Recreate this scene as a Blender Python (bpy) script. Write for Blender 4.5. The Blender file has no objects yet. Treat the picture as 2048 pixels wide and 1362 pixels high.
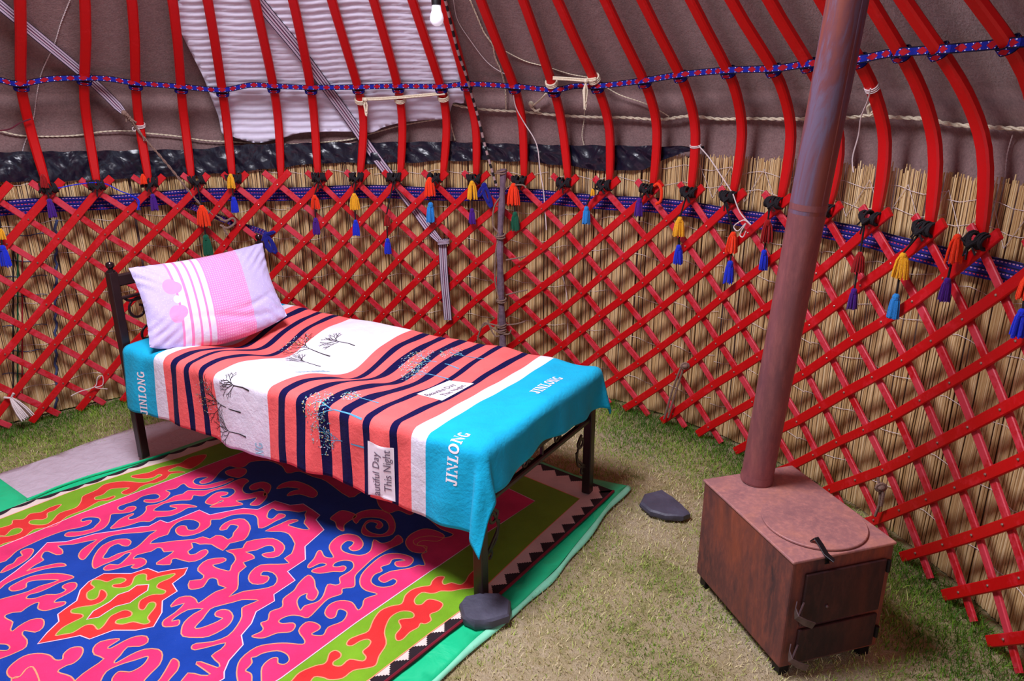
import bpy, bmesh, math, random
from mathutils import Vector, Matrix
from mathutils.geometry import delaunay_2d_cdt
random.seed(7)
PI = math.pi
scene = bpy.context.scene

# ------------------------------------------------------------------ camera
F_PX, TH, ROLL, CAM_H = 1458.43, 0.32186, -0.002727, 1.71863
_c, _s = math.cos(TH), math.sin(TH)
_R = Vector((1, 0, 0)); _U = Vector((0, _s, _c)); _F = Vector((0, _c, -_s))
_cr, _sr = math.cos(ROLL), math.sin(ROLL)
E1 = _R * _cr + _U * _sr
E2 = _U * _cr - _R * _sr
cam_data = bpy.data.cameras.new('camera')
cam_data.sensor_width = 36.0
cam_data.lens = F_PX / 2048 * 36.0
cam = bpy.data.objects.new('camera', cam_data)
scene.collection.objects.link(cam)
M = Matrix.Identity(4)
for i in range(3):
    M[i][0] = E1[i]; M[i][1] = E2[i]; M[i][2] = -_F[i]
M[2][3] = CAM_H
cam.matrix_world = M
cam_data.clip_start = 0.02
cam_data.dof.use_dof = False
scene.camera = cam

# ------------------------------------------------------------------ light
YC = Vector((-0.9276, 1.9342))          # centre of the yurt on the ground
CROWN_Z = 3.42
world = bpy.data.worlds.new('sky'); scene.world = world
world.use_nodes = True
bg = world.node_tree.nodes['Background']
bg.inputs[0].default_value = (0.62, 0.72, 1.0, 1)
bg.inputs[1].default_value = 1.0

def area(name, loc, target, shape, sx, sy, power, color, spread=180):
    l = bpy.data.lights.new(name, 'AREA'); l.shape = shape; l.size = sx
    if shape in ('RECTANGLE', 'ELLIPSE'): l.size_y = sy
    l.energy = power; l.color = color; l.spread = math.radians(spread)
    o = bpy.data.objects.new(name, l); scene.collection.objects.link(o)
    o.location = loc
    d = Vector(target) - Vector(loc)
    o.rotation_euler = d.to_track_quat('-Z', 'Y').to_euler()
    return o
area('crown_daylight', (YC.x, YC.y, CROWN_Z), (YC.x+0.001, YC.y, 0), 'DISK', 1.15, 0, 150, (0.90, 0.90, 1.0), 162)
DOOR_A = math.radians(-64.2)
DOOR_R = 2.66
area('door_daylight', (YC.x + DOOR_R*math.cos(DOOR_A), YC.y + DOOR_R*math.sin(DOOR_A), 0.95), (YC.x, YC.y, 0.95), 'RECTANGLE', 0.95, 1.5, 3, (0.88, 0.86, 1.0))

vs = scene.view_settings
vs.view_transform = 'Standard'; vs.look = 'None'; vs.exposure = 0.0; vs.gamma = 1.0; vs.use_curve_mapping = False

# ------------------------------------------------------------------ measuring helpers (points on real planes and walls)
def ray(px):
    x = (px[0] - 1024) / F_PX; y = (px[1] - 681) / F_PX
    return _F + E1 * x - E2 * y
CAMP = Vector((0, 0, CAM_H))
def on_z(px, z=0.0):
    r = ray(px); k = (z - CAM_H) / r.z
    return CAMP + r * k
def on_cyl(px, R):
    """azimuth (deg) and height where the sight line meets the wall cylinder of radius R"""
    r = ray(px); q = Vector((r.x, r.y)); A = q.dot(q); B = q.dot(YC); C_ = YC.dot(YC) - R * R
    k = (B + math.sqrt(max(B * B - A * C_, 0))) / A
    P = CAMP + r * k
    return math.degrees(math.atan2(P.y - YC.y, P.x - YC.x)), P.z
PROF = [(0, 2.535), (1.25, 2.535), (1.45, 2.55), (1.58, 2.535), (1.70, 2.465), (1.80, 2.385), (2.13, 2.08), (3.46, 0.72)]
def prof(z):
    if z <= PROF[0][0]: return PROF[0][1]
    for (a, ra), (b, rb) in zip(PROF, PROF[1:]):
        if z <= b:
            t = (z - a) / (b - a)
            return ra + (rb - ra) * t
    return PROF[-1][1]
def on_roof(px, off=0.0):
    """azimuth, height where the sight line meets the roof-and-wall shell (offset outward)"""
    r = ray(px); k = 1.0; P = None
    lo = 0.3
    n = 400; prev = None
    for i in range(n + 1):
        k = lo + i * 0.02
        P = CAMP + r * k
        d = math.hypot(P.x - YC.x, P.y - YC.y) - (prof(P.z) + off)
        if prev is not None and prev[1] < 0 <= d:
            k = prev[0] + 0.02 * (-prev[1]) / (d - prev[1]); break
        prev = (k, d)
    P = CAMP + r * k
    return math.degrees(math.atan2(P.y - YC.y, P.x - YC.x)), P.z
def cyl(phi, z, R):
    a = math.radians(phi)
    return Vector((YC.x + R * math.cos(a), YC.y + R * math.sin(a), z))
def shell(phi, z, off=0.0):
    return cyl(phi, z, prof(z) + off)
def interp(x, pts):
    if x <= pts[0][0]:
        (a, ya), (b, yb) = pts[0], pts[1]
    elif x >= pts[-1][0]:
        (a, ya), (b, yb) = pts[-2], pts[-1]
    else:
        for (a, ya), (b, yb) in zip(pts, pts[1:]):
            if a <= x <= b: break
    return ya + (yb - ya) * (x - a) / (b - a)
def clampi(x, pts):
    return interp(min(max(x, pts[0][0]), pts[-1][0]), pts)

# ------------------------------------------------------------------ object helpers
def link(o, parent=None):
    scene.collection.objects.link(o)
    if parent is not None: o.parent = parent
    return o
def tag(o, label=None, cat=None, group=None, kind=None):
    if label: o['label'] = label
    if cat: o['category'] = cat
    if group: o['group'] = group
    if kind: o['kind'] = kind
    return o
def empty(name, loc=(0, 0, 0), rz=0.0):
    o = bpy.data.objects.new(name, None); o.location = loc; o.rotation_euler = (0, 0, rz); o.empty_display_size = 0.1
    return link(o)

class MB:
    def __init__(s):
        s.v = []; s.f = []; s.m = []; s.uv = {}; s.col = None
    def add(s, verts, faces, mi=0):
        b = len(s.v); s.v += [tuple(x) for x in verts]
        for f in faces: s.f.append(tuple(i + b for i in f)); s.m.append(mi)
        return b
    def box(s, cx, cy, cz, sx, sy, sz, mi=0, ax=None):
        """box with optional axes (three vectors)"""
        X, Y, Z = ax if ax else (Vector((1, 0, 0)), Vector((0, 1, 0)), Vector((0, 0, 1)))
        c = Vector((cx, cy, cz)); vs_ = []
        for dz in (-.5, .5):
            for dx, dy in ((-.5, -.5), (.5, -.5), (.5, .5), (-.5, .5)):
                vs_.append(c + X * (dx * sx) + Y * (dy * sy) + Z * (dz * sz))
        s.add(vs_, [(3, 2, 1, 0), (4, 5, 6, 7), (0, 1, 5, 4), (1, 2, 6, 5), (2, 3, 7, 6), (3, 0, 4, 7)], mi)
    def tube(s, pts, r, n=8, mi=0, caps=True, up=None, flat=None):
        """tube through pts; r number or list; flat=(w,h) makes a rounded-rectangle section"""
        pts = [Vector(p) for p in pts]; N = len(pts)
        rs = r if isinstance(r, (list, tuple)) else [r] * N
        prev = None; rings = []
        for i, p in enumerate(pts):
            t = (pts[min(i + 1, N - 1)] - pts[max(i - 1, 0)])
            if t.length < 1e-9: t = Vector((0, 0, 1))
            t.normalize()
            if up is not None:
                u = up(i) if callable(up) else Vector(up)
            else:
                u = prev if prev is not None else (Vector((0, 0, 1)) if abs(t.z) < .9 else Vector((1, 0, 0)))
            a = (u - t * u.dot(t))
            if a.length < 1e-6: a = t.orthogonal()
            a.normalize(); b = t.cross(a); prev = a
            ring = []
            if flat:
                w, h = flat; w *= rs[i]; h *= rs[i]; c = min(w, h) * .22
                sec = [(-w/2+c, -h/2), (w/2-c, -h/2), (w/2, -h/2+c), (w/2, h/2-c), (w/2-c, h/2), (-w/2+c, h/2), (-w/2, h/2-c), (-w/2, -h/2+c)]
                for x, y in sec: ring.append(p + b * x + a * y)
            else:
                for k in range(n):
                    an = 2 * PI * k / n
                    ring.append(p + (a * math.cos(an) + b * math.sin(an)) * rs[i])
            rings.append(ring)
        m = len(rings[0]); V = [v for R_ in rings for v in R_]; F = []
        for i in range(N - 1):
            for k in range(m):
                k2 = (k + 1) % m
                F.append((i*m+k, i*m+k2, (i+1)*m+k2, (i+1)*m+k))
        if caps: F.append(tuple(reversed(range(m)))); F.append(tuple((N-1)*m + k for k in range(m)))
        return s.add(V, F, mi)
    def lathe(s, prof_, c=(0, 0, 0), n=20, mi=0, ax=None):
        X, Y, Z = ax if ax else (Vector((1, 0, 0)), Vector((0, 1, 0)), Vector((0, 0, 1)))
        c = Vector(c); V = []; F = []
        for r, z in prof_:
            for k in range(n):
                a = 2*PI*k/n; V.append(c + X*(r*math.cos(a)) + Y*(r*math.sin(a)) + Z*z)
        for i in range(len(prof_)-1):
            for k in range(n):
                k2 = (k+1) % n; F.append((i*n+k, i*n+k2, (i+1)*n+k2, (i+1)*n+k))
        F.append(tuple(reversed(range(n)))); F.append(tuple((len(prof_)-1)*n+k for k in range(n)))
        s.add(V, F, mi)
    def sphere(s, c, r, n=12, m=8, mi=0, sc=(1, 1, 1)):
        pr = [(max(1e-4, math.sin(PI*i/m)), -math.cos(PI*i/m)) for i in range(m+1)]
        c = Vector(c); V = []; F = []
        for rr, z in pr:
            for k in range(n):
                a = 2*PI*k/n; V.append(c + Vector((rr*math.cos(a)*sc[0], rr*math.sin(a)*sc[1], z*sc[2]))*r)
        for i in range(m):
            for k in range(n):
                k2 = (k+1) % n; F.append((i*n+k, i*n+k2, (i+1)*n+k2, (i+1)*n+k))
        s.add(V, F, mi)
    def build(s, name, mats, parent=None, smooth=True, bevel=0, uvs=None, angle=35):
        me = bpy.data.meshes.new(name)
        me.from_pydata(s.v, [], s.f)
        for m in (mats if isinstance(mats, (list, tuple)) else [mats]): me.materials.append(m)
        me.polygons.foreach_set('material_index', s.m)
        if smooth: me.polygons.foreach_set('use_smooth', [True]*len(s.f))
        if uvs is not None:
            ul = me.uv_layers.new(name='UVMap'); buf = []
            for l in me.loops: buf += uvs[l.vertex_index]
            ul.data.foreach_set('uv', buf)
        if smooth and angle: me.set_sharp_from_angle(angle=math.radians(angle))
        me.update()
        o = bpy.data.objects.new(name, me); link(o, parent)
        if bevel:
            b = o.modifiers.new('bevel', 'BEVEL'); b.width = bevel; b.segments = 2; b.limit_method = 'ANGLE'; b.angle_limit = math.radians(40)
        return o

def catmull(P, k=5, closed=False):
    n = len(P); out = []
    rng = n if closed else n - 1
    for i in range(rng):
        p0 = P[(i-1) % n] if closed else P[max(i-1, 0)]
        p1 = P[i]; p2 = P[(i+1) % n]; p3 = P[(i+2) % n] if closed else P[min(i+2, n-1)]
        for j in range(k):
            t = j / k; t2 = t*t; t3 = t2*t
            out.append(tuple(.5*((2*b) + (-a+c)*t + (2*a-5*b+4*c-d)*t2 + (-a+3*b-3*c+d)*t3) for a, b, c, d in zip(p0, p1, p2, p3)))
    if not closed: out.append(tuple(P[-1]))
    return out

# ------------------------------------------------------------------ materials
class NT:
    def __init__(s, name):
        s.mat = bpy.data.materials.new(name); s.mat.use_nodes = True
        s.t = s.mat.node_tree; s.n = s.t.nodes; s.b = s.n['Principled BSDF']
    def _in(s, sock, v):
        if hasattr(v, 'is_linked') or isinstance(v, bpy.types.NodeSocket): s.t.links.new(v, sock)
        elif v is not None:
            if isinstance(v, (tuple, list)) and len(v) == 3 and sock.type == 'RGBA': v = (*v, 1)
            sock.default_value = v
    def math(s, op, a, b=None, c=None):
        n = s.n.new('ShaderNodeMath'); n.operation = op
        s._in(n.inputs[0], a)
        if b is not None: s._in(n.inputs[1], b)
        if c is not None: s._in(n.inputs[2], c)
        return n.outputs[0]
    def mix(s, f, a, b, mode='MIX'):
        n = s.n.new('ShaderNodeMix'); n.data_type = 'RGBA'; n.blend_type = mode
        s._in(n.inputs[0], f); s._in(n.inputs[6], a); s._in(n.inputs[7], b)
        return n.outputs[2]
    def coord(s, kind='Object'):
        return s.n.new('ShaderNodeTexCoord').outputs[kind]
    def uv(s):
        sp = s.n.new('ShaderNodeSeparateXYZ'); s.t.links.new(s.coord('UV'), sp.inputs[0]); return sp.outputs[0], sp.outputs[1]
    def sep(s, v):
        sp = s.n.new('ShaderNodeSeparateXYZ'); s.t.links.new(v, sp.inputs[0]); return sp.outputs
    def mapping(s, v, sc=(1, 1, 1), rot=(0, 0, 0)):
        n = s.n.new('ShaderNodeMapping'); s.t.links.new(v, n.inputs[0]); n.inputs['Scale'].default_value = sc; n.inputs['Rotation'].default_value = rot
        return n.outputs[0]
    def noise(s, sc=5, det=4, rough=.55, v=None, dist=0):
        n = s.n.new('ShaderNodeTexNoise'); n.inputs['Scale'].default_value = sc; n.inputs['Detail'].default_value = det
        n.inputs['Roughness'].default_value = rough; n.inputs['Distortion'].default_value = dist
        s.t.links.new(v if v is not None else s.coord(), n.inputs['Vector']); return n.outputs[0]
    def ramp(s, f, stops, interp_='LINEAR'):
        n = s.n.new('ShaderNodeValToRGB'); n.color_ramp.interpolation = interp_
        e = n.color_ramp.elements
        while len(e) > 1: e.remove(e[-1])
        e[0].position = stops[0][0]; e[0].color = (*stops[0][1], 1) if len(stops[0][1]) == 3 else stops[0][1]
        for p, c in stops[1:]:
            x = e.new(p); x.color = (*c, 1)
        s.t.links.new(f, n.inputs[0]); return n.outputs[0]
    def bump(s, h, st=.3, d=.01):
        n = s.n.new('ShaderNodeBump'); n.inputs['Strength'].default_value = st; n.inputs['Distance'].default_value = d
        s.t.links.new(h, n.inputs['Height']); s.t.links.new(n.outputs[0], s.b.inputs['Normal'])
    def fin(s, col=None, rough=.6, metal=0.0, spec=.5, sheen=0.0, coat=0.0):
        if col is not None: s._in(s.b.inputs['Base Color'], col)
        s._in(s.b.inputs['Roughness'], rough); s._in(s.b.inputs['Metallic'], metal)
        s.b.inputs['Specular IOR Level'].default_value = spec
        s.b.inputs['Sheen Weight'].default_value = sheen; s.b.inputs['Coat Weight'].default_value = coat
        return s.mat
def srgb(r, g, b):
    f = lambda c: (c/255/12.92) if c/255 <= .04045 else ((c/255+.055)/1.055)**2.4
    return (f(r), f(g), f(b))
def simple(name, col, rough=.6, var=.12, nsc=30, metal=0, bump=.0, bsc=60, spec=.5, sheen=0, bd=.004):
    m = NT(name); n = m.noise(nsc, 4)
    lo = tuple(c*(1-var) for c in col); hi = tuple(min(1, c*(1+var)) for c in col)
    c = m.ramp(n, [(.3, lo), (.7, hi)])
    if bump: m.bump(m.noise(bsc, 5), bump, bd)
    return m.fin(c, rough, metal, spec, sheen)

MAT = {}
# red painted lattice wood: worn pinkish scuffs where the paint rubbed
def red_wood(name, base, wear, amount):
    m = NT(name); v = m.coord()
    n1 = m.noise(9, 6, .65, v, .4); n2 = m.noise(70, 3, .6, v)
    w = m.ramp(m.math('ADD', m.math('MULTIPLY', n1, .8), m.math('MULTIPLY', n2, .25)), [(.52+amount, (0, 0, 0)), (.66+amount, (1, 1, 1))])
    c0 = m.mix(n2, tuple(x*.85 for x in base), base)
    c = m.mix(m.math('MULTIPLY', w, .55), c0, wear)
    m.bump(m.noise(140, 3, .6, v), .25, .002)
    return m.fin(c, .42, 0, .4)
MAT['lath_front'] = red_wood('red_paint_front', srgb(205, 6, 14), srgb(226, 52, 66), .04)
MAT['lath_back'] = red_wood('red_paint_worn', srgb(198, 14, 28), srgb(224, 78, 98), -.07)
MAT['pole_red'] = red_wood('red_paint_pole', srgb(208, 6, 10), srgb(216, 40, 48), .08)
MAT['rivet'] = simple('rivet_metal', srgb(190, 165, 150), .35, .2, 80, .8)
# felt
m = NT('brown_felt'); v = m.coord()
n1 = m.noise(2.2, 5, .6, v); n2 = m.noise(120, 4, .7, v); n3 = m.noise(26, 5, .7, v)
c = m.mix(n1, srgb(108, 82, 82), srgb(140, 110, 108))
c = m.mix(m.ramp(n2, [(.35, (0, 0, 0)), (.65, (1, 1, 1))]), c, m.mix(.5, c, srgb(170, 138, 134)))
c = m.mix(m.math('MULTIPLY', m.ramp(n3, [(.45, (0, 0, 0)), (.75, (1, 1, 1))]), .35), c, srgb(100, 76, 76))
m.bump(m.math('ADD', n2, m.math('MULTIPLY', n3, 1.5)), .5, .006)
MAT['felt'] = m.fin(c, .95, 0, .1, .3)
# reeds
m = NT('dry_reed'); v = m.coord()
at = m.n.new('ShaderNodeAttribute'); at.attribute_name = 'tint'
n1 = m.noise(5, 3, .6, m.mapping(v, (60, 60, 4)))
c = m.ramp(m.math('ADD', m.math('MULTIPLY', at.outputs['Fac'], .75), m.math('MULTIPLY', n1, .3)), [(.08, srgb(112, 78, 50)), (.3, srgb(176, 136, 88)), (.55, srgb(212, 176, 122)), (.85, srgb(234, 204, 154)), (1, srgb(244, 224, 184))])
MAT['reed'] = m.fin(c, .55, 0, .35)
MAT['cream_yarn'] = simple('cream_wool_rope', srgb(222, 208, 182), .95, .15, 120, 0, .6, 220)
MAT['white_string'] = simple('white_string', srgb(220, 205, 205), .9, .1, 90)
MAT['black_yarn'] = simple('black_yarn', srgb(22, 17, 24), .9, .4, 200, 0, .7, 260)
MAT['grey_rope'] = simple('weathered_rope', srgb(136, 108, 96), .9, .3, 150, 0, .7, 240)
# black plastic
m = NT('black_plastic'); v = m.coord()
m.bump(m.math('ADD', m.noise(6, 2, .4, v, 1.6), m.math('MULTIPLY', m.noise(17, 2, .4, v, .8), .35)), .32, .05)
MAT['plastic'] = m.fin(srgb(16, 18, 36), .3, 0, .55)
# quilted foam
m = NT('white_foam'); n = m.noise(40, 4)
MAT['foam'] = m.fin(m.mix(n, srgb(214, 208, 228), srgb(228, 224, 240)), .75, 0, .2)
# woven blue band with dotted rows
def band_rows():
    m = NT('blue_woven_band'); U, V = m.uv()
    row = m.math('FRACT', m.math('MULTIPLY', V, 4.0))
    inrow = m.math('LESS_THAN', m.math('ABSOLUTE', m.math('SUBTRACT', row, .5)), .11)
    dash = m.math('GREATER_THAN', m.math('FRACT', m.math('MULTIPLY', U, 62)), .42)
    dot = m.math('MULTIPLY', inrow, dash)
    alt = m.math('GREATER_THAN', m.math('FRACT', m.math('MULTIPLY', V, 2.0)), .5)
    stripe = m.math('GREATER_THAN', m.math('FRACT', m.math('ADD', m.math('MULTIPLY', V, 4.0), .08)), .8)
    c = m.mix(stripe, srgb(24, 26, 128), srgb(10, 8, 44))
    c = m.mix(dot, c, m.mix(alt, srgb(220, 70, 92), srgb(206, 150, 190)))
    m.bump(m.noise(300, 2), .4, .003)
    return m.fin(c, .85, 0, .2, .2)
MAT['band'] = band_rows()
def bead_band():
    m = NT('patterned_tent_band'); U, V = m.uv()
    fu = m.math('ABSOLUTE', m.math('SUBTRACT', m.math('FRACT', m.math('MULTIPLY', U, 17)), .5))
    fv = m.math('ABSOLUTE', m.math('SUBTRACT', V, .5))
    dia = m.math('LESS_THAN', m.math('ADD', fu, m.math('MULTIPLY', fv, .8)), .36)
    edge = m.math('GREATER_THAN', fv, .37)
    c = m.mix(dia, srgb(20, 32, 140), srgb(160, 12, 30))
    c = m.mix(edge, c, srgb(14, 10, 40))
    d1 = m.math('LESS_THAN', m.math('ABSOLUTE', m.math('SUBTRACT', m.math('FRACT', m.math('MULTIPLY', U, 34)), .5)), .07)
    d2 = m.math('LESS_THAN', m.math('ABSOLUTE', m.math('SUBTRACT', fv, .30)), .05)
    c = m.mix(m.math('MULTIPLY', d1, d2), c, srgb(225, 215, 235))
    m.bump(m.noise(400, 2), .5, .003)
    return m.fin(c, .8, 0, .2)
MAT['bead'] = bead_band()
def strap_mat():
    m = NT('striped_strap'); U, V = m.uv()
    c = m.ramp(V, [(0, srgb(40, 26, 50)), (.07, srgb(190, 172, 190)), (.24, srgb(44, 28, 58)), (.31, srgb(196, 178, 194)), (.44, srgb(130, 70, 96)), (.5, srgb(44, 28, 58)), (.56, srgb(196, 178, 194)), (.7, srgb(44, 28, 58)), (.77, srgb(190, 172, 190)), (.93, srgb(40, 26, 50))], 'CONSTANT')
    m.bump(m.noise(300, 2), .4, .003)
    return m.fin(c, .85, 0, .2)
MAT['strap'] = strap_mat()
MAT['stick'] = simple('peeled_branch', srgb(112, 92, 108), .8, .35, 18, 0, .6, 40, bd=.01)
# rusty stove steel
def rust(name, c1, c2, c3, sc=6, rough=.62, stretch=(1, 1, .35), metal=.25):
    m = NT(name); v = m.mapping(m.coord(), stretch)
    n1 = m.noise(sc, 7, .65, v, .8); n2 = m.noise(sc*9, 5, .7, v); n3 = m.noise(sc*.6, 3, .5, v, 1.5)
    c = m.ramp(n1, [(.3, c1), (.5, c2), (.68, c3)])
    c = m.mix(m.math('MULTIPLY', m.ramp(n2, [(.45, (0, 0, 0)), (.7, (1, 1, 1))]), .35), c, tuple(x*1.7 for x in c3))
    c = m.mix(m.ramp(n3, [(.52, (0, 0, 0)), (.7, (.7, .7, .7))]), c, c1)
    m.bump(m.math('ADD', n1, n2), .25, .004)
    return m.fin(c, rough, metal, .4)
MAT['rust_body'] = rust('rusty_body_steel', srgb(54, 48, 54), srgb(112, 68, 64), srgb(150, 80, 60), 5)
MAT['rust_top'] = rust('rusty_top_steel', srgb(140, 98, 100), srgb(162, 112, 110), srgb(182, 122, 108), 7, .55, (1, 1, 1), .1)
MAT['rust_door'] = rust('dark_door_steel', srgb(40, 30, 34), srgb(62, 40, 42), srgb(84, 46, 42), 6)  # both stove doors in darker tones than the body steel
MAT['pipe'] = rust('chimney_pipe_steel', srgb(116, 72, 78), srgb(138, 84, 86), srgb(150, 90, 86), 5, .5, (1, 1, .25), .3)
m = NT('heat_blued_pipe_steel'); v = m.mapping(m.coord(), (1, 1, .12)); n1 = m.noise(9, 6, .6, v, 1.2)
c = m.ramp(n1, [(.3, srgb(104, 56, 62)), (.42, srgb(118, 72, 82)), (.5, srgb(112, 96, 120)), (.56, srgb(120, 70, 76)), (.64, srgb(140, 76, 66)), (.75, srgb(96, 66, 80))])
m.bump(m.noise(60, 4), .15, .003)
MAT['pipe_blue'] = m.fin(c, .5, .2, .4)
MAT['dark_metal'] = simple('bronze_brown_bed_metal', srgb(52, 34, 36), .35, .2, 14, .35, .1, 60)
MAT['finial'] = simple('polished_dark_finial', srgb(66, 54, 58), .2, .1, 20, .8)
MAT['black_metal'] = simple('black_steel', srgb(30, 26, 30), .45, .2, 30, .5)
MAT['grey_metal'] = simple('worn_grey_steel', srgb(110, 92, 96), .4, .3, 40, .7)
MAT['slate'] = simple('dark_slate', srgb(70, 68, 84), .55, .25, 12, 0, .5, 22, bd=.01)
MAT['mattress'] = simple('dark_red_mattress', srgb(120, 22, 34), .85, .15, 30)
m = NT('green_tarp'); v = m.coord(); n = m.noise(7, 4, .5, v, .6)
m.bump(n, .5, .03)
MAT['tarp'] = m.fin(m.mix(n, srgb(10, 178, 118), srgb(34, 206, 144)), .42, 0, .4)
MAT['tarp_back'] = simple('pale_tarp_underside', srgb(134, 216, 180), .5, .08, 20)
m = NT('grey_white_sheet'); v = m.coord(); n = m.noise(14, 5, .6, m.mapping(v, (1, 1, 1)), .5)
cr_ = m.ramp(m.noise(5, 6, .7, v, 2), [(.487, (1, 1, 1)), (.497, (0, 0, 0)), (.505, (1, 1, 1))])
m.bump(n, .6, .02)
MAT['sheet'] = m.fin(m.mix(n, srgb(178, 160, 172), srgb(206, 192, 204)), .5, 0, .4)
# rug felts
for k, col in dict(rug_pink=(226, 46, 106), rug_blue=(8, 58, 154), rug_red=(216, 44, 44), rug_green=(116, 166, 28), rug_cream=(226, 206, 196), rug_black=(38, 24, 32), rug_orange=(236, 150, 110), rug_white=(240, 196, 214), rug_maroon=(118, 18, 38)).items():
    m = NT(k); v = m.coord(); cc = srgb(*col)
    a = m.noise(7, 5, .6, v); b = m.noise(190, 4, .75, v)
    c = m.ramp(a, [(.3, tuple(x*.84 for x in cc)), (.7, tuple(min(1, x*1.12+.004) for x in cc))])
    c = m.mix(m.math('MULTIPLY', m.ramp(b, [(.62, (0, 0, 0)), (.72, (1, 1, 1))]), .22), c, tuple(min(1, x*1.1+.16) for x in cc))
    m.bump(b, .5, .003)
    MAT[k] = m.fin(c, .92, 0, .15, .1)
# ground
m = NT('trampled_ground'); v = m.coord()
n1 = m.noise(1.6, 5, .6, v, .3); n2 = m.noise(22, 6, .75, v); n3 = m.noise(150, 3, .8, v)
c = m.ramp(m.math('ADD', m.math('MULTIPLY', n1, .55), m.math('MULTIPLY', n2, .5)), [(.32, srgb(96, 110, 52)), (.42, srgb(150, 146, 92)), (.50, srgb(190, 172, 132)), (.66, srgb(216, 196, 168))])
c = m.mix(m.math('MULTIPLY', m.ramp(n3, [(.4, (0, 0, 0)), (.7, (1, 1, 1))]), .45), c, srgb(120, 104, 72))
m.bump(m.math('ADD', n2, n3), .8, .02)
MAT['ground'] = m.fin(c, .95, 0, .1)
m = NT('grass_blade')
at = m.n.new('ShaderNodeAttribute'); at.attribute_name = 'tint'
c = m.ramp(at.outputs['Fac'], [(0, srgb(62, 104, 20)), (.35, srgb(112, 156, 36)), (.55, srgb(166, 186, 80)), (.75, srgb(212, 200, 140)), (1, srgb(236, 218, 180))])
MAT['grass'] = m.fin(c, .6, 0, .3)
MAT['bulb_glass'] = simple('frosted_bulb', srgb(235, 232, 255), .3, .02, 5)
_b = MAT['bulb_glass'].node_tree.nodes['Principled BSDF']; _b.inputs['Emission Color'].default_value = (.86, .86, 1, 1); _b.inputs['Emission Strength'].default_value = .5
MAT['black_plastic_hard'] = simple('black_socket', srgb(16, 14, 18), .4, .1, 10)
for k, col in dict(orange_red=(255, 56, 14), dark_red=(150, 10, 14), yellow=(240, 168, 30), purple=(72, 20, 128), blue=(24, 44, 200), light_blue=(38, 132, 210), green=(14, 88, 62)).items():
    MAT['yarn_'+k] = simple('tassel_yarn_'+k, srgb(*col), .85, .25, 260, 0, .3, 300, spec=.2, sheen=.2)

# ================================================================== the setting
def ring_sheet(name, zs, off, a0, a1, step, mat, thick=.012, ripple=None):
    n = int(abs(a1-a0)/step) + 1; mb = MB(); V = []; F = []
    for side in (0, 1):
        for z in zs:
            for i in range(n):
                a = a0 + (a1-a0)*i/(n-1)
                r = ripple(a, z) if ripple else 0
                V.append(shell(a, z, off + r + side*thick))
    m_ = len(zs); idx = lambda s_, j, i: s_*m_*n + j*n + i
    for s_ in (0, 1):
        for j in range(m_-1):
            for i in range(n-1):
                q = (idx(s_, j, i), idx(s_, j, i+1), idx(s_, j+1, i+1), idx(s_, j+1, i))
                F.append(q if s_ == 0 else tuple(reversed(q)))
    for j in (0, m_-1):
        for i in range(n-1): F.append((idx(0, j, i), idx(0, j, i+1), idx(1, j, i+1), idx(1, j, i)))
    for i in (0, n-1):
        for j in range(m_-1): F.append((idx(0, j, i), idx(0, j+1, i), idx(1, j+1, i), idx(1, j, i)))
    mb.add(V, F)
    return mb.build(name, mat, angle=0)
felt_rip = lambda a, z: .010*math.sin(a*.21 + z*2) + .006*math.sin(a*.53 + z*5)
o = ring_sheet('wall_back', [-.05, .4, .8, 1.1, 1.3, 1.4, 1.5, 1.58, 1.64, 1.7], .105, -40, 270, 2.5, MAT['felt'], .02, felt_rip); tag(o, kind='structure')
# above the doorway and around it the same felt closes the ring
o = ring_sheet('wall_door_side', [1.62, 1.70], .10, -92, -38, 3, MAT['felt'], .02); tag(o, kind='structure')
o = ring_sheet('ceiling', [1.7, 1.75, 1.8, 1.88, 2.0, 2.13, 2.4, 2.7, 3.0, 3.3, 3.5], .105, 0, 360, 2.5, MAT['felt'], .02, felt_rip); tag(o, kind='structure')

# ground
mb = MB(); n = 90
V = []; F = []
def gz(x, y): return .006*math.sin(x*3.1+y)*math.cos(y*2.3) - .006
for j in range(n+1):
    for i in range(n+1):
        x = YC.x - 4 + 8*i/n; y = YC.y - 4 + 8*j/n
        V.append((x, y, gz(x, y) - .002))
for j in range(n):
    for i in range(n): F.append((j*(n+1)+i, j*(n+1)+i+1, (j+1)*(n+1)+i+1, (j+1)*(n+1)+i))
mb.add(V, F); floor = mb.build('floor', MAT['ground'], angle=0); tag(floor, kind='structure')

# bed frame of reference
BO = Vector((-0.11257, 2.19443, 0)); BU = Vector((-0.84838, 0.529388, 0)); BV = Vector((0.529388, 0.84838, 0)); BZ = Vector((0, 0, 1))
L_, W_ = 2.032, 0.853
def bed(s, t, z): return BO + BU*s + BV*t + BZ*z

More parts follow.
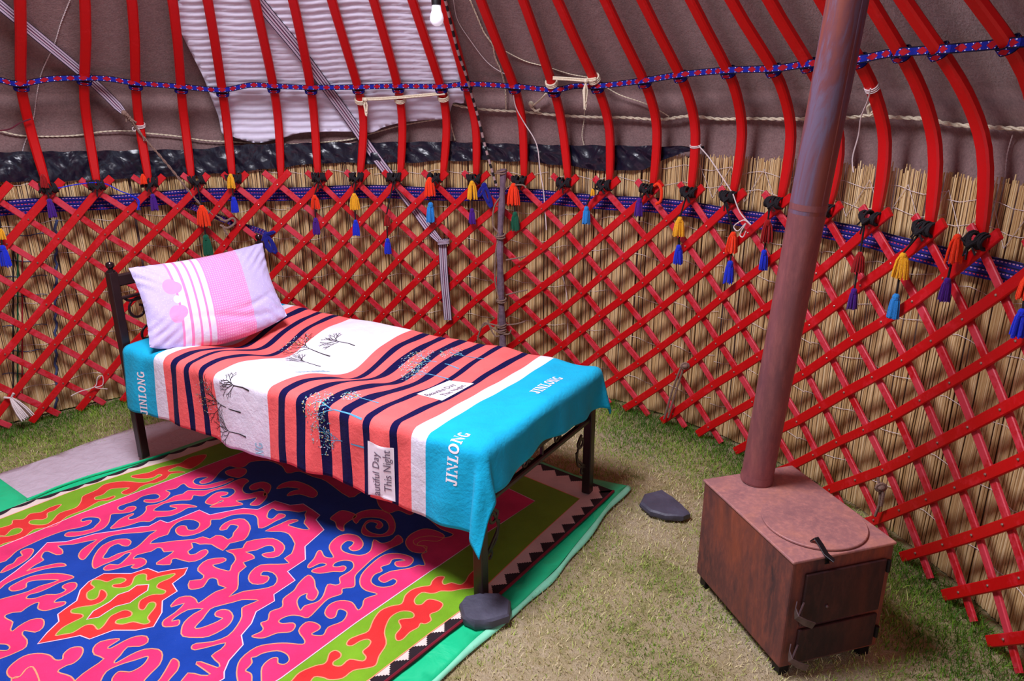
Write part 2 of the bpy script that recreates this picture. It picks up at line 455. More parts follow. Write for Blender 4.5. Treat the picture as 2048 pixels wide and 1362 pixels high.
# ------------------------------------------------------------------ reed screen
R_REED = 2.605
REED_TOP = [(-40, 1.45), (20, 1.45), (48, 1.435), (78, 1.37), (100, 1.33), (127, 1.31), (150, 1.31)]
mb = MB(); tints = []
a = -32.0; k = 0
while a < 150:
    w = random.uniform(.0048, .0078)
    top = clampi(a, REED_TOP) + random.uniform(-.012, .014) + (.03 if random.random() < .03 else 0)
    lean = .18*math.sin(a*.31) + .1*math.sin(a*1.7) + (random.uniform(-.08, .08) if random.random() < .93 else random.uniform(-.6, .6))
    bow = random.uniform(-.05, .05); dr = random.uniform(-.004, .004)
    pts = [cyl(a + lean*(z/1.4) + bow*math.sin(PI*z/1.4), z, R_REED + dr + .004*math.sin(z*6 + a)) for z in (0.0, .35, .7, 1.05, top)]
    b0 = len(mb.v); mb.tube(pts, [w*.5]*4 + [w*.42], 5, caps=False)
    tint = min(1, max(0, random.gauss(.62, .22))); tints += [tint]*(len(mb.v)-b0)
    a += math.degrees(w*.80/R_REED); k += 1
reeds = mb.build('reed_screen', MAT['reed'], angle=0)
at_ = reeds.data.attributes.new('tint', 'FLOAT', 'POINT'); at_.data.foreach_set('value', tints)
tag(reeds, 'tan dry reed screen standing behind the whole red lattice wall', 'reed mat')
# white stitching threads that bind the reeds
mb = MB()
for z0 in (.18, .42, .66, .9, 1.08, 1.3, 1.385):
    lo = -32 if z0 > 1.2 else -32
    hi = 60 if z0 > 1.3 else 150
    for i in range(int((hi-lo)/12)):
        a0 = lo + i*12; seg = [cyl(a0 + j*1.2, z0 + .012*math.sin((a0+j)*1.3) - .0012*j, R_REED - .0075 - .002*math.sin(j*2.1)) for j in range(11)]
        mb.tube(seg, .0014, 4)
for i in range(14):   # zig-zag lacing along the top right
    a0 = -12 + i*4.0
    mb.tube([cyl(a0+2*t_, 1.40 - .16*t_, R_REED-.010) for t_ in (0, .33, .66, 1)], .0013, 4)
    mb.tube([cyl(a0+2+2*t_, 1.24 + .16*t_, R_REED-.010) for t_ in (0, .33, .66, 1)], .0013, 4)
mb.build('binding_thread', MAT['white_string'], reeds)
# coloured wool woven into the left part of the reeds
mb = MB()
mb.tube([cyl(on_cyl((112, y), 2.59)[0]+.15*math.sin(y*.21), on_cyl((112, y), 2.59)[1], R_REED-.010) for y in range(440, 830, 9)], .007, 5)
for y in (468, 520, 552, 590, 650, 700, 745):
    p0 = on_cyl((5, y+4), 2.59); p1 = on_cyl((95, y), 2.59)
    mb.tube([cyl(p0[0]+(p1[0]-p0[0])*t_, p0[1]+(p1[1]-p0[1])*t_+.006*math.sin(9*t_), R_REED-.010) for t_ in [i/8 for i in range(9)]], .0022, 4)
mb.build('blue_wool_stitching', simple('blue_wool', srgb(62, 76, 120), .9, .35, 300), reeds)
for nm, x, mk in (('green_wool_line', 36, srgb(14, 84, 50)), ('dark_wool_line', 27, srgb(26, 20, 24)), ('red_wool_line', 45, srgb(150, 24, 34))):
    mb = MB(); mb.tube([cyl(on_cyl((x, y), 2.59)[0], on_cyl((x, y), 2.59)[1], R_REED-.009) for y in (500, 600, 700, 790)], .0045, 5)
    mb.build(nm, simple(nm+'_mat', mk, .9), reeds)

# ------------------------------------------------------------------ lattice (two sections meeting at the grey stick)
TOP_PX = [(97, 381), (193, 375), (300, 370), (395, 368), (470, 368), (555, 368), (640, 365), (715, 368), (790, 366), (870, 370), (950, 367), (1040, 372), (1130, 378), (1210, 385), (1297, 392), (1380, 396), (1460, 405), (1550, 418), (1652, 428), (1745, 440), (1855, 458), (1962, 482)]
NODE = [(i, on_cyl(p, 2.50)[0]) for i, p in enumerate(TOP_PX)]
def nphi(u):
    if u > 21: return NODE[21][1] - 5.35*(u-21)
    if u < 0: return NODE[0][1] + 5.4*(-u)
    return interp(u, NODE)
ZT, DZ = 1.233, .1155
R_F, R_B = 2.497, 2.513
def lattice(umin, umax, label):
    root = empty('lattice_section', cyl(nphi(max(umin, -3)/2+min(umax, 24)/2), 0, 2.505)); tag(root, label, 'lattice', 'red lattice wall sections')
    base = root.location.copy()
    for fam in (1, -1):
        for i in range(int(math.floor(umin-6)), int(math.ceil(umax+6))+1):
            ks = []
            k = -.62
            while k <= 10.72:
                u = i - fam*k/2
                if umin <= u <= umax: ks.append(k)
                k += .19
            if len(ks) < 3: continue
            R = R_F if fam == 1 else R_B
            mb = MB(); jit = random.uniform(-.0015, .0015); wob = random.uniform(0, 6)
            pts = [cyl(nphi(i - fam*k/2), max(.004, ZT - DZ*k + .0022*math.sin(k*1.1+wob)), R + jit) - base for k in ks]
            wdt = random.uniform(.036, .041) if fam == 1 else random.uniform(.030, .035)
            upf = lambda q, P=pts: (P[q] + base - Vector((YC.x, YC.y, (P[q]+base).z))).normalized()
            mb.tube(pts, 1.0, up=upf, flat=(wdt, .0135))
            if fam == 1:      # rivets at the crossings
                for kk in range(0, 11):
                    u = i - kk/2
                    if umin <= u <= umax:
                        p = cyl(nphi(u), ZT-DZ*kk, R-.0085) - base
                        mb.sphere(p, .0048, 7, 5, 1, (1, 1, 1))
            mb.build('lath', [MAT['lath_front' if fam == 1 else 'lath_back'], MAT['rivet']], root)
    return root
lattice(-5.2, 10.92, 'long red crisscross lattice section behind the bed, left of the grey stick')
lattice(10.78, 26.2, 'red crisscross lattice section right of the grey stick, running behind the stove')

# ------------------------------------------------------------------ roof poles
POLES = [[(92,359),(51,219),(39,164),(44,0)],[(192,356),(168,198),(168,154),(176,0)],[(296,352),(277,240),(270,164),(269,0)],[(383,356),(366,222),(361,164),(349,0)],
[(464,349),(455,257),(443,171),(417,0)],[(561,346),(558,257),(547,171),(510,0)],[(635,346),(630,257),(621,171),(588,0)],[(719,342),(728,239),(716,171),(662,0)],
[(800,346),(805,239),(796,171),(748,0)],[(885,342),(894,239),(882,171),(824,0)],[(952,346),(954,274),(937,188),(885,0)],[(1048,352),(1046,257),(1031,178),(960,0)],
[(1137,356),(1125,257),(1108,181),(1048,0)],[(1219,363),(1220,257),(1197,178),(1113,0)],[(1306,366),(1309,222),(1289,161),(1208,0)],[(1382,376),(1392,274),(1362,150),(1282,0)],
[(1466,383),(1483,239),(1461,147),(1380,0)],[(1562,393),(1584,257),(1550,137),(1456,0)],[(1656,407),(1680,300),(1618,127),(1534,0)],[(1755,410),(1764,239),(1721,120),(1639,0)],
[(1865,424),(1865,257),(1806,106),(1735,0)],[(1971,434),(1960,257),(1892,116),(1800,0)],[(2084,455),(2078,290),(2032,89),(1940,0)]]
POLE_L = ['leftmost red roof pole, tied where the black plastic meets the left edge',
 'red roof pole just left of the stitched felt seam and striped strap knot',
 'red roof pole with a white string tied round it beside the strap knot',
 'red roof pole between the white-string pole and the white foam sheet',
 'red roof pole over the left part of the foam, above the yellow and blue tassel',
 'red roof pole on the white foam, second from its left edge, without a tassel',
 'red roof pole on the white foam above the thin red and purple tassel',
 'red roof pole on the foam carrying the knotted left end of the cream cord',
 'red roof pole on the foam crossing the middle of the cream cord',
 'red roof pole on the foam carrying the right end of the cream cord',
 'red roof pole along the right edge of the foam, beside the hanging light bulb',
 'red roof pole above the grey stick, with a thin white wire on it',
 'red roof pole carrying the left loop of the short cream tie above the felt rope',
 'red roof pole carrying the cream tie with the long hanging cream tassel',
 'red roof pole above the purple tassel with a red loop behind',
 'red roof pole with a white string ring where the black plastic ends',
 'red roof pole touched by the dangling white string, second left of the chimney pipe',
 'red roof pole directly left of the rusty chimney pipe',
 'red roof pole mostly hidden behind the rusty chimney pipe',
 'red roof pole directly right of the chimney pipe with white string on it',
 'red roof pole above the orange and light blue tassel at right',
 'red roof pole with the scuffed foot above the orange-red and purple tassel at right',
 'red roof pole cut off by the upper right corner of the photo']
POLE_PATH = []
for i, (pl, lab) in enumerate(zip(POLES, POLE_L)):
    A = [on_cyl(pl[0], 2.535)] + [on_roof(q) for q in pl[1:]]
    ph = [q[0] for q in A]; zz = [q[1] for q in A]
    # order by height; the azimuth follows the drawn pole, then runs on straight to the crown
    key = [(1.262, ph[0])] + sorted([(zz[j], ph[j]) for j in range(1, 4)])
    key = [(z, p) for z, p in key]
    zs = [1.262, 1.34, 1.42, 1.5, 1.56, 1.61, 1.65, 1.69, 1.73, 1.77, 1.82, 1.88, 1.98, 2.1, 2.3, 2.6, 2.9, 3.15, 3.38]
    top_p = key[-1][1]
    def az(z):
        if z >= key[-1][0]: return top_p
        for (z0, p0), (z1, p1) in zip(key, key[1:]):
            if z <= z1:
                t = (z-z0)/max(1e-4, z1-z0); return p0 + (p1-p0)*t
        return top_p
    P0 = [shell(az(z), z, .0) for z in zs]
    # smooth
    for _ in range(2):
        P0 = [P0[0]] + [(P0[j-1] + P0[j]*2 + P0[j+1])/4 for j in range(1, len(P0)-1)] + [P0[-1]]
    base = P0[0].copy()
    mb = MB()
    upf = lambda q, P=P0: (Vector((P[q].x - YC.x, P[q].y - YC.y, 0))).normalized() * .8 + Vector((0, 0, .5 if P[q].z > 1.75 else 0))
    rs = [.72, .92] + [1.0]*(len(zs)-2)
    mb.tube([p - base for p in P0], rs, up=upf, flat=(.046 if i < 18 else .050, .030))
    o = mb.build('roof_pole', MAT['pole_red']); o.location = base
    tag(o, lab, 'pole', 'red curved roof poles'); POLE_PATH.append(P0)
zs = [1.262, 1.34, 1.42, 1.5, 1.56, 1.61, 1.65, 1.69, 1.73, 1.77, 1.82, 1.88, 1.98, 2.1, 2.3, 2.6, 2.9, 3.15, 3.38]
for ph_ in (-.6, -6.0, -11.4, 133.0):      # a few more poles just past the picture's edges
    P0 = [shell(ph_, z) for z in zs]
    for _ in range(2): P0 = [P0[0]] + [(P0[j-1] + P0[j]*2 + P0[j+1])/4 for j in range(1, len(P0)-1)] + [P0[-1]]
    base = P0[0].copy(); mb = MB()
    mb.tube([p - base for p in P0], [.72, .92] + [1.0]*(len(zs)-2), up=lambda q, P=P0: (Vector((P[q].x - YC.x, P[q].y - YC.y, 0))).normalized() * .8 + Vector((0, 0, .5 if P[q].z > 1.75 else 0)), flat=(.050, .030))
    o = mb.build('roof_pole', MAT['pole_red']); o.location = base
    tag(o, 'red roof pole standing just beyond the right edge of the photo' if ph_ < 100 else 'red roof pole standing just beyond the left edge of the photo', 'pole', 'red curved roof poles')
def pole_at_z(i, z):
    P = POLE_PATH[i]
    for a, b in zip(P, P[1:]):
        if a.z <= z <= b.z: return a + (b-a)*((z-a.z)/(b.z-a.z))
    return P[0]

# ------------------------------------------------------------------ strips on the wall or roof
def strip(name, path, mat, width, thick=.006, parent=None, wdir=None, nm_uv=True, base=None):
    """flat strap along path (Vectors); wdir(i) width direction; UV u in metres, v across"""
    P = [Vector(p) for p in path]; V = []; UV = []; F = []; L = 0
    n = len(P)
    for i, p in enumerate(P):
        if i: L += (P[i]-P[i-1]).length
        t = (P[min(i+1, n-1)] - P[max(i-1, 0)]).normalized()
        out = Vector((p.x - YC.x, p.y - YC.y, 0)).normalized()
        w = wdir(i) if wdir else t.cross(out).normalized()
        nn = t.cross(w).normalized()
        ww = width[i] if isinstance(width, list) else width
        for sx, sn, v in ((-.5, -.5, 0), (.5, -.5, 1), (.5, .5, 1), (-.5, .5, 0)):
            V.append(p + w*(sx*ww) + nn*(sn*thick)); UV.append((L, v))
    for i in range(n-1):
        for k in range(4):
            k2 = (k+1) % 4; F.append((i*4+k, i*4+k2, (i+1)*4+k2, (i+1)*4+k))
    F += [(3, 2, 1, 0), tuple((n-1)*4+k for k in range(4))]
    mb = MB(); mb.add(V, F)
    return mb.build(name, mat, parent, uvs=UV, angle=30)

# wide woven band behind the lattice
pth = [cyl(a, 1.172 + .006*math.sin(a*.3), 2.566 + .004*math.sin(a*.9)) for a in [140 - 1.0*i for i in range(160)]]
o = strip('woven_band', pth, MAT['band'], .078, .004, wdir=lambda i: Vector((0, 0, 1)))
tag(o, 'wide blue woven band with dotted pink rows, running behind the lattice tops', 'band')
o = strip('woven_band', [cyl(*on_cyl(q, 2.55), 2.55) for q in catmull([(330, 402), (380, 412), (430, 432), (480, 450), (520, 462), (534, 470)], 5)], MAT['band'], .035, .004)
tag(o, 'narrow blue woven band slanting down to the knot above the headboard', 'band')
# knotted end of the blue band near the headboard and at the stick
def bow(name, c, phi_off, loops, mat, label, cat, r=.006, seed=1):
    rnd = random.Random(seed); mb = MB(); a0, z0 = c
    ctr = cyl(a0, z0, 2.475)
    mb.sphere((0, 0, 0), .018, 10, 7, 0, (1, .8, 1.1))
    for (dx, dz, w) in loops:
        pts = []
        tx = Vector((-math.sin(math.radians(a0)), math.cos(math.radians(a0)), 0)) * -1
        inn = Vector((-math.cos(math.radians(a0)), -math.sin(math.radians(a0)), 0))
        for j in range(13):
            t = 2*PI*j/12
            pts.append(tx*(dx*(1-math.cos(t))/2 + w*math.sin(t)) + Vector((0, 0, dz*(1-math.cos(t))/2)) + inn*(.012*math.sin(t/2)))
        mb.tube(pts, r, 6)
    o = mb.build(name, mat); o.location = ctr
    return tag(o, label, cat)
bow('band_knot', on_cyl((532, 470), 2.475), 0, [(.02, -.10, .018), (.045, -.11, .016), (-.035, -.09, .016), (.05, .02, .012)], MAT['band'], 'bundle of blue band loops hanging on the lattice beside the far headboard post', 'knot', .009)
bow('band_knot', on_cyl((968, 372), 2.47), 0, [(.03, -.09, .016), (.045, -.12, .014), (-.03, -.06, .012)], MAT['band'], 'blue band end knotted on the lattice top just left of the grey stick', 'knot', .009)

# patterned tent band that weaves round the roof poles
BAND_PX = [(-30, 158), (0, 160), (39, 168), (100, 158), (168, 156), (220, 158), (270, 166), (361, 173), (443, 180), (500, 170), (547, 172), (621, 175), (716, 174), (796, 172), (882, 173), (937, 168), (1031, 173), (1108, 180), (1150, 172), (1197, 172), (1289, 161), (1362, 149), (1461, 140), (1550, 137), (1618, 127), (1660, 124), (1721, 118), (1770, 108), (1806, 104), (1892, 98), (1960, 92), (2032, 85), (2090, 80)]
ang = []
BP = catmull(BAND_PX, 8)
pole_ang = []
for i in range(23): pass
pts = []
pole_px = [39, 168, 270, 361, 443, 547, 621, 716, 796, 882, 937, 1031, 1108, 1197, 1289, 1362, 1461, 1550, 1618, 1721, 1806, 1892, 2032]
for q in BP:
    d = min(abs(q[0]-x) for x in pole_px)
    off = -.030 if d < 13 else (-.010 if d < 20 else .006)
    a_, z_ = on_roof(q, off); pts.append(shell(a_, z_, off))
for _ in range(2): pts = [pts[0]] + [(pts[j-1] + pts[j]*2 + pts[j+1])/4 for j in range(1, len(pts)-1)] + [pts[-1]]
ze = pts[-1].z; ae = math.degrees(math.atan2(pts[-1].y-YC.y, pts[-1].x-YC.x))
pts += [shell(ae - 1.8*k, ze, -.024) for k in range(1, 9)]
tent_band = strip('tent_band', pts, MAT['bead'], .029, .005, wdir=lambda i: Vector((0, 0, 1)) if True else None)
tag(tent_band, 'narrow blue band with red diamonds woven across all the roof poles', 'band')
for i, x in enumerate(pole_px):   # the wrap around each pole
    y = min(BP, key=lambda q: abs(q[0]-x))[1]
    z_ = on_roof((x, y+4), 0)[1]; c_ = pole_at_z(i, z_); c2 = pole_at_z(i, z_+.05); ax_ = (c2-c_).normalized()
    out = Vector((c_.x-YC.x, c_.y-YC.y, 0)).normalized(); sd = ax_.cross(out).normalized(); up_ = sd.cross(ax_)
    mb = MB(); loop = []
    for j in range(17):
        t = 2*PI*j/16
        loop.append(c_ + sd*(.033*math.copysign(abs(math.cos(t))**.6, math.cos(t))) + up_*(.024*math.copysign(abs(math.sin(t))**.6, math.sin(t))) + ax_*(.004*math.sin(t)))
    strip('band_wrap', loop, MAT['bead'], .024, .004, tent_band, wdir=lambda k, a=ax_: a)

# black plastic strip between felt and reeds
PL_TOP = [(-40, 306), (0, 304), (190, 302), (300, 300), (400, 298), (470, 290), (560, 287), (700, 285), (900, 283), (1000, 287), (1130, 290), (1300, 292), (1410, 293)]
PL_BOT = [(-40, 362), (0, 363), (100, 363), (200, 360), (300, 357), (400, 350), (470, 345), (560, 335), (650, 325), (760, 327), (900, 321), (1000, 321), (1080, 325), (1130, 331), (1220, 343), (1290, 338), (1330, 320), (1370, 303), (1410, 298)]
V = []; F = []; n = 190; mrow = 10
for s_ in (0, 1):
    for j in range(mrow+1):
        for i in range(n+1):
            x = -40 + 1450*i/n
            yt = interp(x, PL_TOP) + 1.2*math.sin(x*.11); yb = interp(x, PL_BOT) + 1.5*math.sin(x*.07)
            a_, z_ = on_cyl((x, yt + (yb-yt)*j/mrow), 2.585)
            fold = .006*math.sin(x*.06 + j*.5) + .005*math.sin(x*.19 - j*.9) + .004*math.sin(x*.043*j)
            V.append(cyl(a_, z_, 2.578 + fold*.8 + s_*.003))
for s_ in (0, 1):
    for j in range(mrow):
        for i in range(n):
            b = s_*(mrow+1)*(n+1)
            q = (b+j*(n+1)+i, b+(j+1)*(n+1)+i, b+(j+1)*(n+1)+i+1, b+j*(n+1)+i+1); F.append(q if s_ == 0 else tuple(reversed(q)))
mb = MB(); mb.add(V, F); o = mb.build('plastic_sheet', MAT['plastic'], angle=0)
tag(o, 'shiny black plastic strip between the brown felt and the reeds', 'plastic sheet')

# general patch on the roof shell from an outline
def inside(p, poly):
    c = False; n = len(poly); j = n-1
    for i in range(n):
        if (poly[i][1] > p[1]) != (poly[j][1] > p[1]) and p[0] < (poly[j][0]-poly[i][0])*(p[1]-poly[i][1])/(poly[j][1]-poly[i][1]) + poly[i][0]: c = not c
        j = i
    return c
def fill(poly, step=None):
    """triangulate a closed 2-D outline, with interior points every step"""
    vs_ = [Vector((p[0], p[1])) for p in poly]; nb = len(vs_)
    if step:
        x0, x1 = min(p.x for p in vs_), max(p.x for p in vs_); y0, y1 = min(p.y for p in vs_), max(p.y for p in vs_)
        sx, sy = step if isinstance(step, tuple) else (step, step); y = y0+sy*.5
        while y < y1:
            x = x0+sx*.5
            while x < x1:
                if inside((x, y), poly): vs_.append(Vector((x, y)))
                x += sx
            y += sy
    r = delaunay_2d_cdt(vs_, [], [list(range(nb))], 1, 1e-7)
    return r[0], [tuple(f) for f in r[2]]
FO = [(345, 28), (352, 10), (368, -12), (380, -40), (600, -60), (860, -60), (880, -10), (893, 40), (905, 90), (918, 150), (924, 180), (926, 206), (905, 206), (892, 236), (850, 240), (800, 246), (762, 256), (740, 266), (700, 263), (640, 263), (600, 266), (560, 277), (520, 286), (490, 282), (462, 272), (444, 267), (436, 232), (422, 195), (408, 158), (388, 118), (365, 72)]
V2, F2 = fill([(p[0], p[1]) for p in catmull(FO, 3, True)], (13, 4.0))
V = []
for p in V2:
    a_, z_ = on_roof((p.x, p.y), .04)
    rr = (z_ if z_ < 1.72 else 1.72 + (z_-1.72)*1.35)
    rip = .0065*math.sin(rr*2*PI/.040 + .9*math.sin(a_*.35) + .5*math.sin(a_*1.3)) if z_ > 1.4 else 0
    V.append(shell(a_, z_, .050 - rip + .004*math.sin(a_*.7)))
mb = MB(); mb.add(V, F2); o = mb.build('foam_sheet', MAT['foam'], angle=0)
md = o.modifiers.new('thickness', 'SOLIDIFY'); md.thickness = .008; md.offset = 1
tag(o, 'white rippled foam sheet tucked behind the roof poles above the bed', 'insulation sheet')

# ------------------------------------------------------------------ ropes on felt
def rope(name, px, R_off, r, mat, label, cat='rope', k=6, twist=True, par=None, wob=0):
    pts = []
    for j, q in enumerate(catmull(px, k)):
        a_, z_ = on_roof(q, R_off); pts.append(shell(a_, z_ + wob*math.sin(j*1.7), R_off))
    mb = MB()
    if twist:
        # two strands wound round each other
        L = [0]
        for a, b in zip(pts, pts[1:]): L.append(L[-1] + (b-a).length)
        N = max(20, int(L[-1]/(r*1.6)))
        def at(l):
            for i in range(len(L)-1):
                if l <= L[i+1]: return pts[i] + (pts[i+1]-pts[i])*((l-L[i])/max(1e-9, L[i+1]-L[i]))
            return pts[-1]
        C_ = [at(L[-1]*i/N) for i in range(N+1)]
        for ph in (0, PI):
            P = []
            for i, c in enumerate(C_):
                t = (C_[min(i+1, N)]-C_[max(i-1, 0)]).normalized(); a = t.orthogonal().normalized(); a = (Vector((0, 0, 1)) - t*t.z)
                a = a.normalized() if a.length > 1e-3 else Vector((1, 0, 0)); b = t.cross(a)
                w = ph + i*.9; P.append(c + (a*math.cos(w) + b*math.sin(w))*r*.5)
            mb.tube(P, r*.62, 5)
    else: mb.tube(pts, r, 6)
    o = mb.build(name, mat, par)
    if label: tag(o, label, cat)
    return o
rope('felt_rope', [(0, 262), (40, 271), (90, 273), (150, 271), (210, 263), (262, 262), (290, 266), (350, 272), (410, 281), (470, 284), (540, 289), (600, 288), (650, 284), (700, 279), (740, 268), (790, 254), (840, 244), (893, 236)], .085, .0042, MAT['cream_yarn'], 'thin cream cord along the felt below the white foam at left')
rope('felt_rope', [(897, 206), (930, 214), (980, 220), (1050, 224), (1110, 230), (1180, 234), (1250, 235), (1320, 239), (1380, 232), (1440, 238), (1500, 237), (1570, 238), (1640, 237), (1700, 235), (1745, 230), (1780, 234), (1850, 238), (1900, 248), (1960, 253), (2048, 258), (2100, 262), (2170, 272), (2250, 286)], .08, .0075, MAT['cream_yarn'], 'thick cream wool rope running right across the felt, behind the poles')
rope('felt_rope', [(893, 206), (896, 225), (905, 262), (910, 281)], .085, .004, MAT['cream_yarn'], 'short cream stitching rope dropping down the felt right of the foam')
rope('felt_seam', [(140, 0), (122, 45), (108, 90), (85, 140), (75, 180), (66, 240), (50, 285), (45, 302)], .09, .0028, MAT['white_string'], 'pale stitched seam running down the brown felt at left', 'seam')
rope('felt_seam', [(940, 0), (955, 35), (968, 65), (985, 90), (990, 115), (1002, 142), (1010, 175), (1012, 218)], .085, .004, MAT['cream_yarn'], 'thick cream stitched seam right of the foam, above the grey stick', 'seam')
rope('felt_thread', [(907, 0), (915, 40), (940, 80), (975, 125), (1010, 148), (1030, 152)], .088, .0018, MAT['white_string'], 'thin pale thread curving over the felt right of the bulb', 'thread', twist=False)
rope('felt_thread', [(1008, 101), (1050, 122), (1095, 134), (1140, 148), (1180, 155)], .088, .0026, MAT['cream_yarn'], 'pale thread sagging across two poles above the cream tie', 'thread')
rope('felt_thread', [(1205, 170), (1240, 190), (1290, 207), (1320, 222), (1338, 233)], .088, .003, MAT['cream_yarn'], 'pale stitched thread slanting from the hanging cream tassel to the rope', 'thread')
rope('felt_thread', [(1169, 215), (1168, 240), (1164, 270), (1168, 290)], .088, .0024, MAT['cream_yarn'], 'short pale stitching straight below the hanging cream tassel', 'thread')
rope('felt_thread', [(2025, 270), (2014, 310), (2010, 355)], .088, .0022, MAT['white_string'], 'short pale stitching at the right edge below the rope', 'thread')
rope('white_wire', [(1027, 190), (1032, 215), (1048, 245), (1067, 275), (1076, 300), (1080, 340), (1087, 382), (1090, 420), (1093, 460)], -.028, .0032, MAT['white_string'], 'white wire running down from the pole above the grey stick', 'wire', twist=False)
rope('white_wire', [(1115, 505), (1122, 540), (1132, 580), (1135, 620), (1136, 690)], .045, .0028, MAT['white_string'], 'white wire hanging behind the lattice right of the grey stick', 'wire', twist=False)
# cream tie with tassel (right) and cream cord (left)
def tie(name, loops, bar, tassel, label):
    root = empty(name, shell(*on_roof(bar[0], -.03), -.03)); tag(root, label, 'cord', 'cream cords tied between roof poles'); b = root.location.copy()
    mb = MB(); P = [shell(*on_roof(q, -.032), -.032) - b for q in catmull(bar, 5)]; mb.tube(P, .0052, 6); mb.tube([p + Vector((0, 0, .009)) for p in P], .0045, 6)
    mb.build('cord', MAT['cream_yarn'], root)
    for i, z_off, w in loops:
        c_ = pole_at_z(i, on_roof(z_off, 0)[1]); c2 = pole_at_z(i, on_roof(z_off, 0)[1]+.04); ax_ = (c2-c_).normalized()
        out = Vector((c_.x-YC.x, c_.y-YC.y, 0)).normalized(); sd = ax_.cross(out).normalized(); up_ = sd.cross(ax_)
        mb = MB()
        for dz in (-.008, .001, .010):
            mb.tube([c_ - b + ax_*(dz + .006*math.sin(t)) + sd*.031*math.cos(t) + up_*.024*math.sin(t) for t in [2*PI*j/14 for j in range(15)]], .0048, 6)
        mb.build('loop', MAT['cream_yarn'], root)
    mb = MB(); q0, q1, n_ = tassel
    p0 = shell(*on_roof(q0, -.045), -.045) - b; p1 = shell(*on_roof(q1, -.05), -.05) - b; p1.x = p0.x; p1.y = p0.y
    rnd = random.Random(3)
    mb.sphere(p0, .012, 8, 6)
    for k in range(n_):
        ox, oy = rnd.uniform(-.014, .014), rnd.uniform(-.01, .01)
        mb.tube([p0, p0.lerp(p1, .35) + Vector((ox, oy, 0)), p0.lerp(p1, .7) + Vector((ox*.6, oy*.6, 0)), p1 + Vector((ox*.4, oy*.4, rnd.uniform(-.01, .01)))], .003, 5)
    mb.sphere(p0.lerp(p1, .78), .0075, 8, 6)
    mb.build('cord_tassel', MAT['cream_yarn'], root)
tie('cream_tie', [(12, (1108, 166), 0), (13, (1193, 158), 0)], [(1106, 158), (1140, 160), (1170, 162), (1192, 160)], ((1172, 162), (1173, 216), 9), 'short cream cord joining two poles right of the grey stick, with a hanging tassel')
tie('cream_tie', [(7, (725, 200), 0), (8, (803, 198), 0), (9, (891, 194), 0)], [(725, 200), (760, 199), (803, 196), (850, 192), (890, 188)], ((731, 200), (730, 229), 5), 'long cream cord joining three poles in front of the foam')
# small strings
mb = MB(); a0 = on_roof((1075, 215), .07)
for q in ([(1062, 214), (1080, 200), (1092, 187)], [(1060, 212), (1068, 220), (1078, 222)], [(1066, 215), (1070, 222), (1080, 218)]):
    mb.tube([shell(*on_roof(x, .06), .06) for x in catmull(q, 4)], .0055, 6)
mb.sphere(shell(*on_roof((1062, 208), .06), .06), .016, 8, 6)
tag(mb.build('rope_knot', MAT['cream_yarn']), 'cream knot on the thick felt rope below the cream tie', 'knot')
mb = MB()
for q in ([(1738, 228), (1736, 214), (1744, 208), (1752, 214), (1744, 226)], [(1740, 232), (1752, 226), (1758, 232)]):
    mb.tube([shell(*on_roof(x, .05), .05) for x in catmull(q, 4)], .006, 6)
tag(mb.build('rope_knot', MAT['cream_yarn']), 'cream loop knotted on the felt rope just right of the chimney pipe', 'knot')
def ring_on_pole(mb, i, px, r=.0026, n_=3, b=Vector((0, 0, 0))):
    z_ = on_roof(px, 0)[1]; c_ = pole_at_z(i, z_); ax_ = (pole_at_z(i, z_+.04)-c_).normalized()
    out = Vector((c_.x-YC.x, c_.y-YC.y, 0)).normalized(); sd = ax_.cross(out).normalized(); up_ = sd.cross(ax_)
    for k in range(n_):
        mb.tube([c_ - b + ax_*((k-1)*.007 + .004*math.sin(t)) + sd*.028*math.cos(t) + up_*.020*math.sin(t) for t in [2*PI*j/14 for j in range(15)]], r, 5)
mb = MB(); ring_on_pole(mb, 2, (280, 250))
mb.tube([shell(*on_roof(x, -.03), -.03) for x in catmull([(272, 252), (265, 256), (268, 262), (276, 258), (283, 268), (288, 282)], 4)], .0026, 5)
tag(mb.build('white_string', MAT['white_string']), 'white string knotted round the pole beside the left strap knot', 'string')
mb = MB(); ring_on_pole(mb, 15, (1391, 290), n_=2)
mb.tube([shell(*on_roof(x, -.035), -.035) for x in catmull([(1397, 291), (1418, 315), (1440, 348), (1466, 388)], 4)], .0028, 5)
mb.tube([cyl(*on_cyl(x, 2.44), 2.44) for x in catmull([(1466, 388), (1480, 425), (1502, 450), (1488, 440), (1468, 452), (1476, 462), (1492, 446), (1480, 468), (1486, 474), (1492, 462)], 5)], .0028, 5)
tag(mb.build('white_string', MAT['white_string']), 'long white string hanging from the plastic end to the lattice left of the pipe', 'string')
mb = MB(); ring_on_pole(mb, 19, (1748, 175))
mb.tube([shell(*on_roof(x, -.035), -.035) for x in catmull([(1741, 177), (1736, 200), (1722, 235), (1717, 270), (1706, 310), (1705, 330), (1707, 345)], 4)], .0026, 5)
tag(mb.build('white_string', MAT['white_string']), 'white string dangling from the pole right of the chimney pipe', 'string')
mb = MB()
mb.tube([cyl(*on_cyl(x, 2.47), 2.47) for x in catmull([(142, 792), (160, 783), (190, 773), (195, 755), (205, 752), (205, 770), (190, 775), (215, 778)], 5)], .0026, 5)
tag(mb.build('white_string', MAT['white_string']), 'white string looped on the lattice foot left of the bed', 'string')
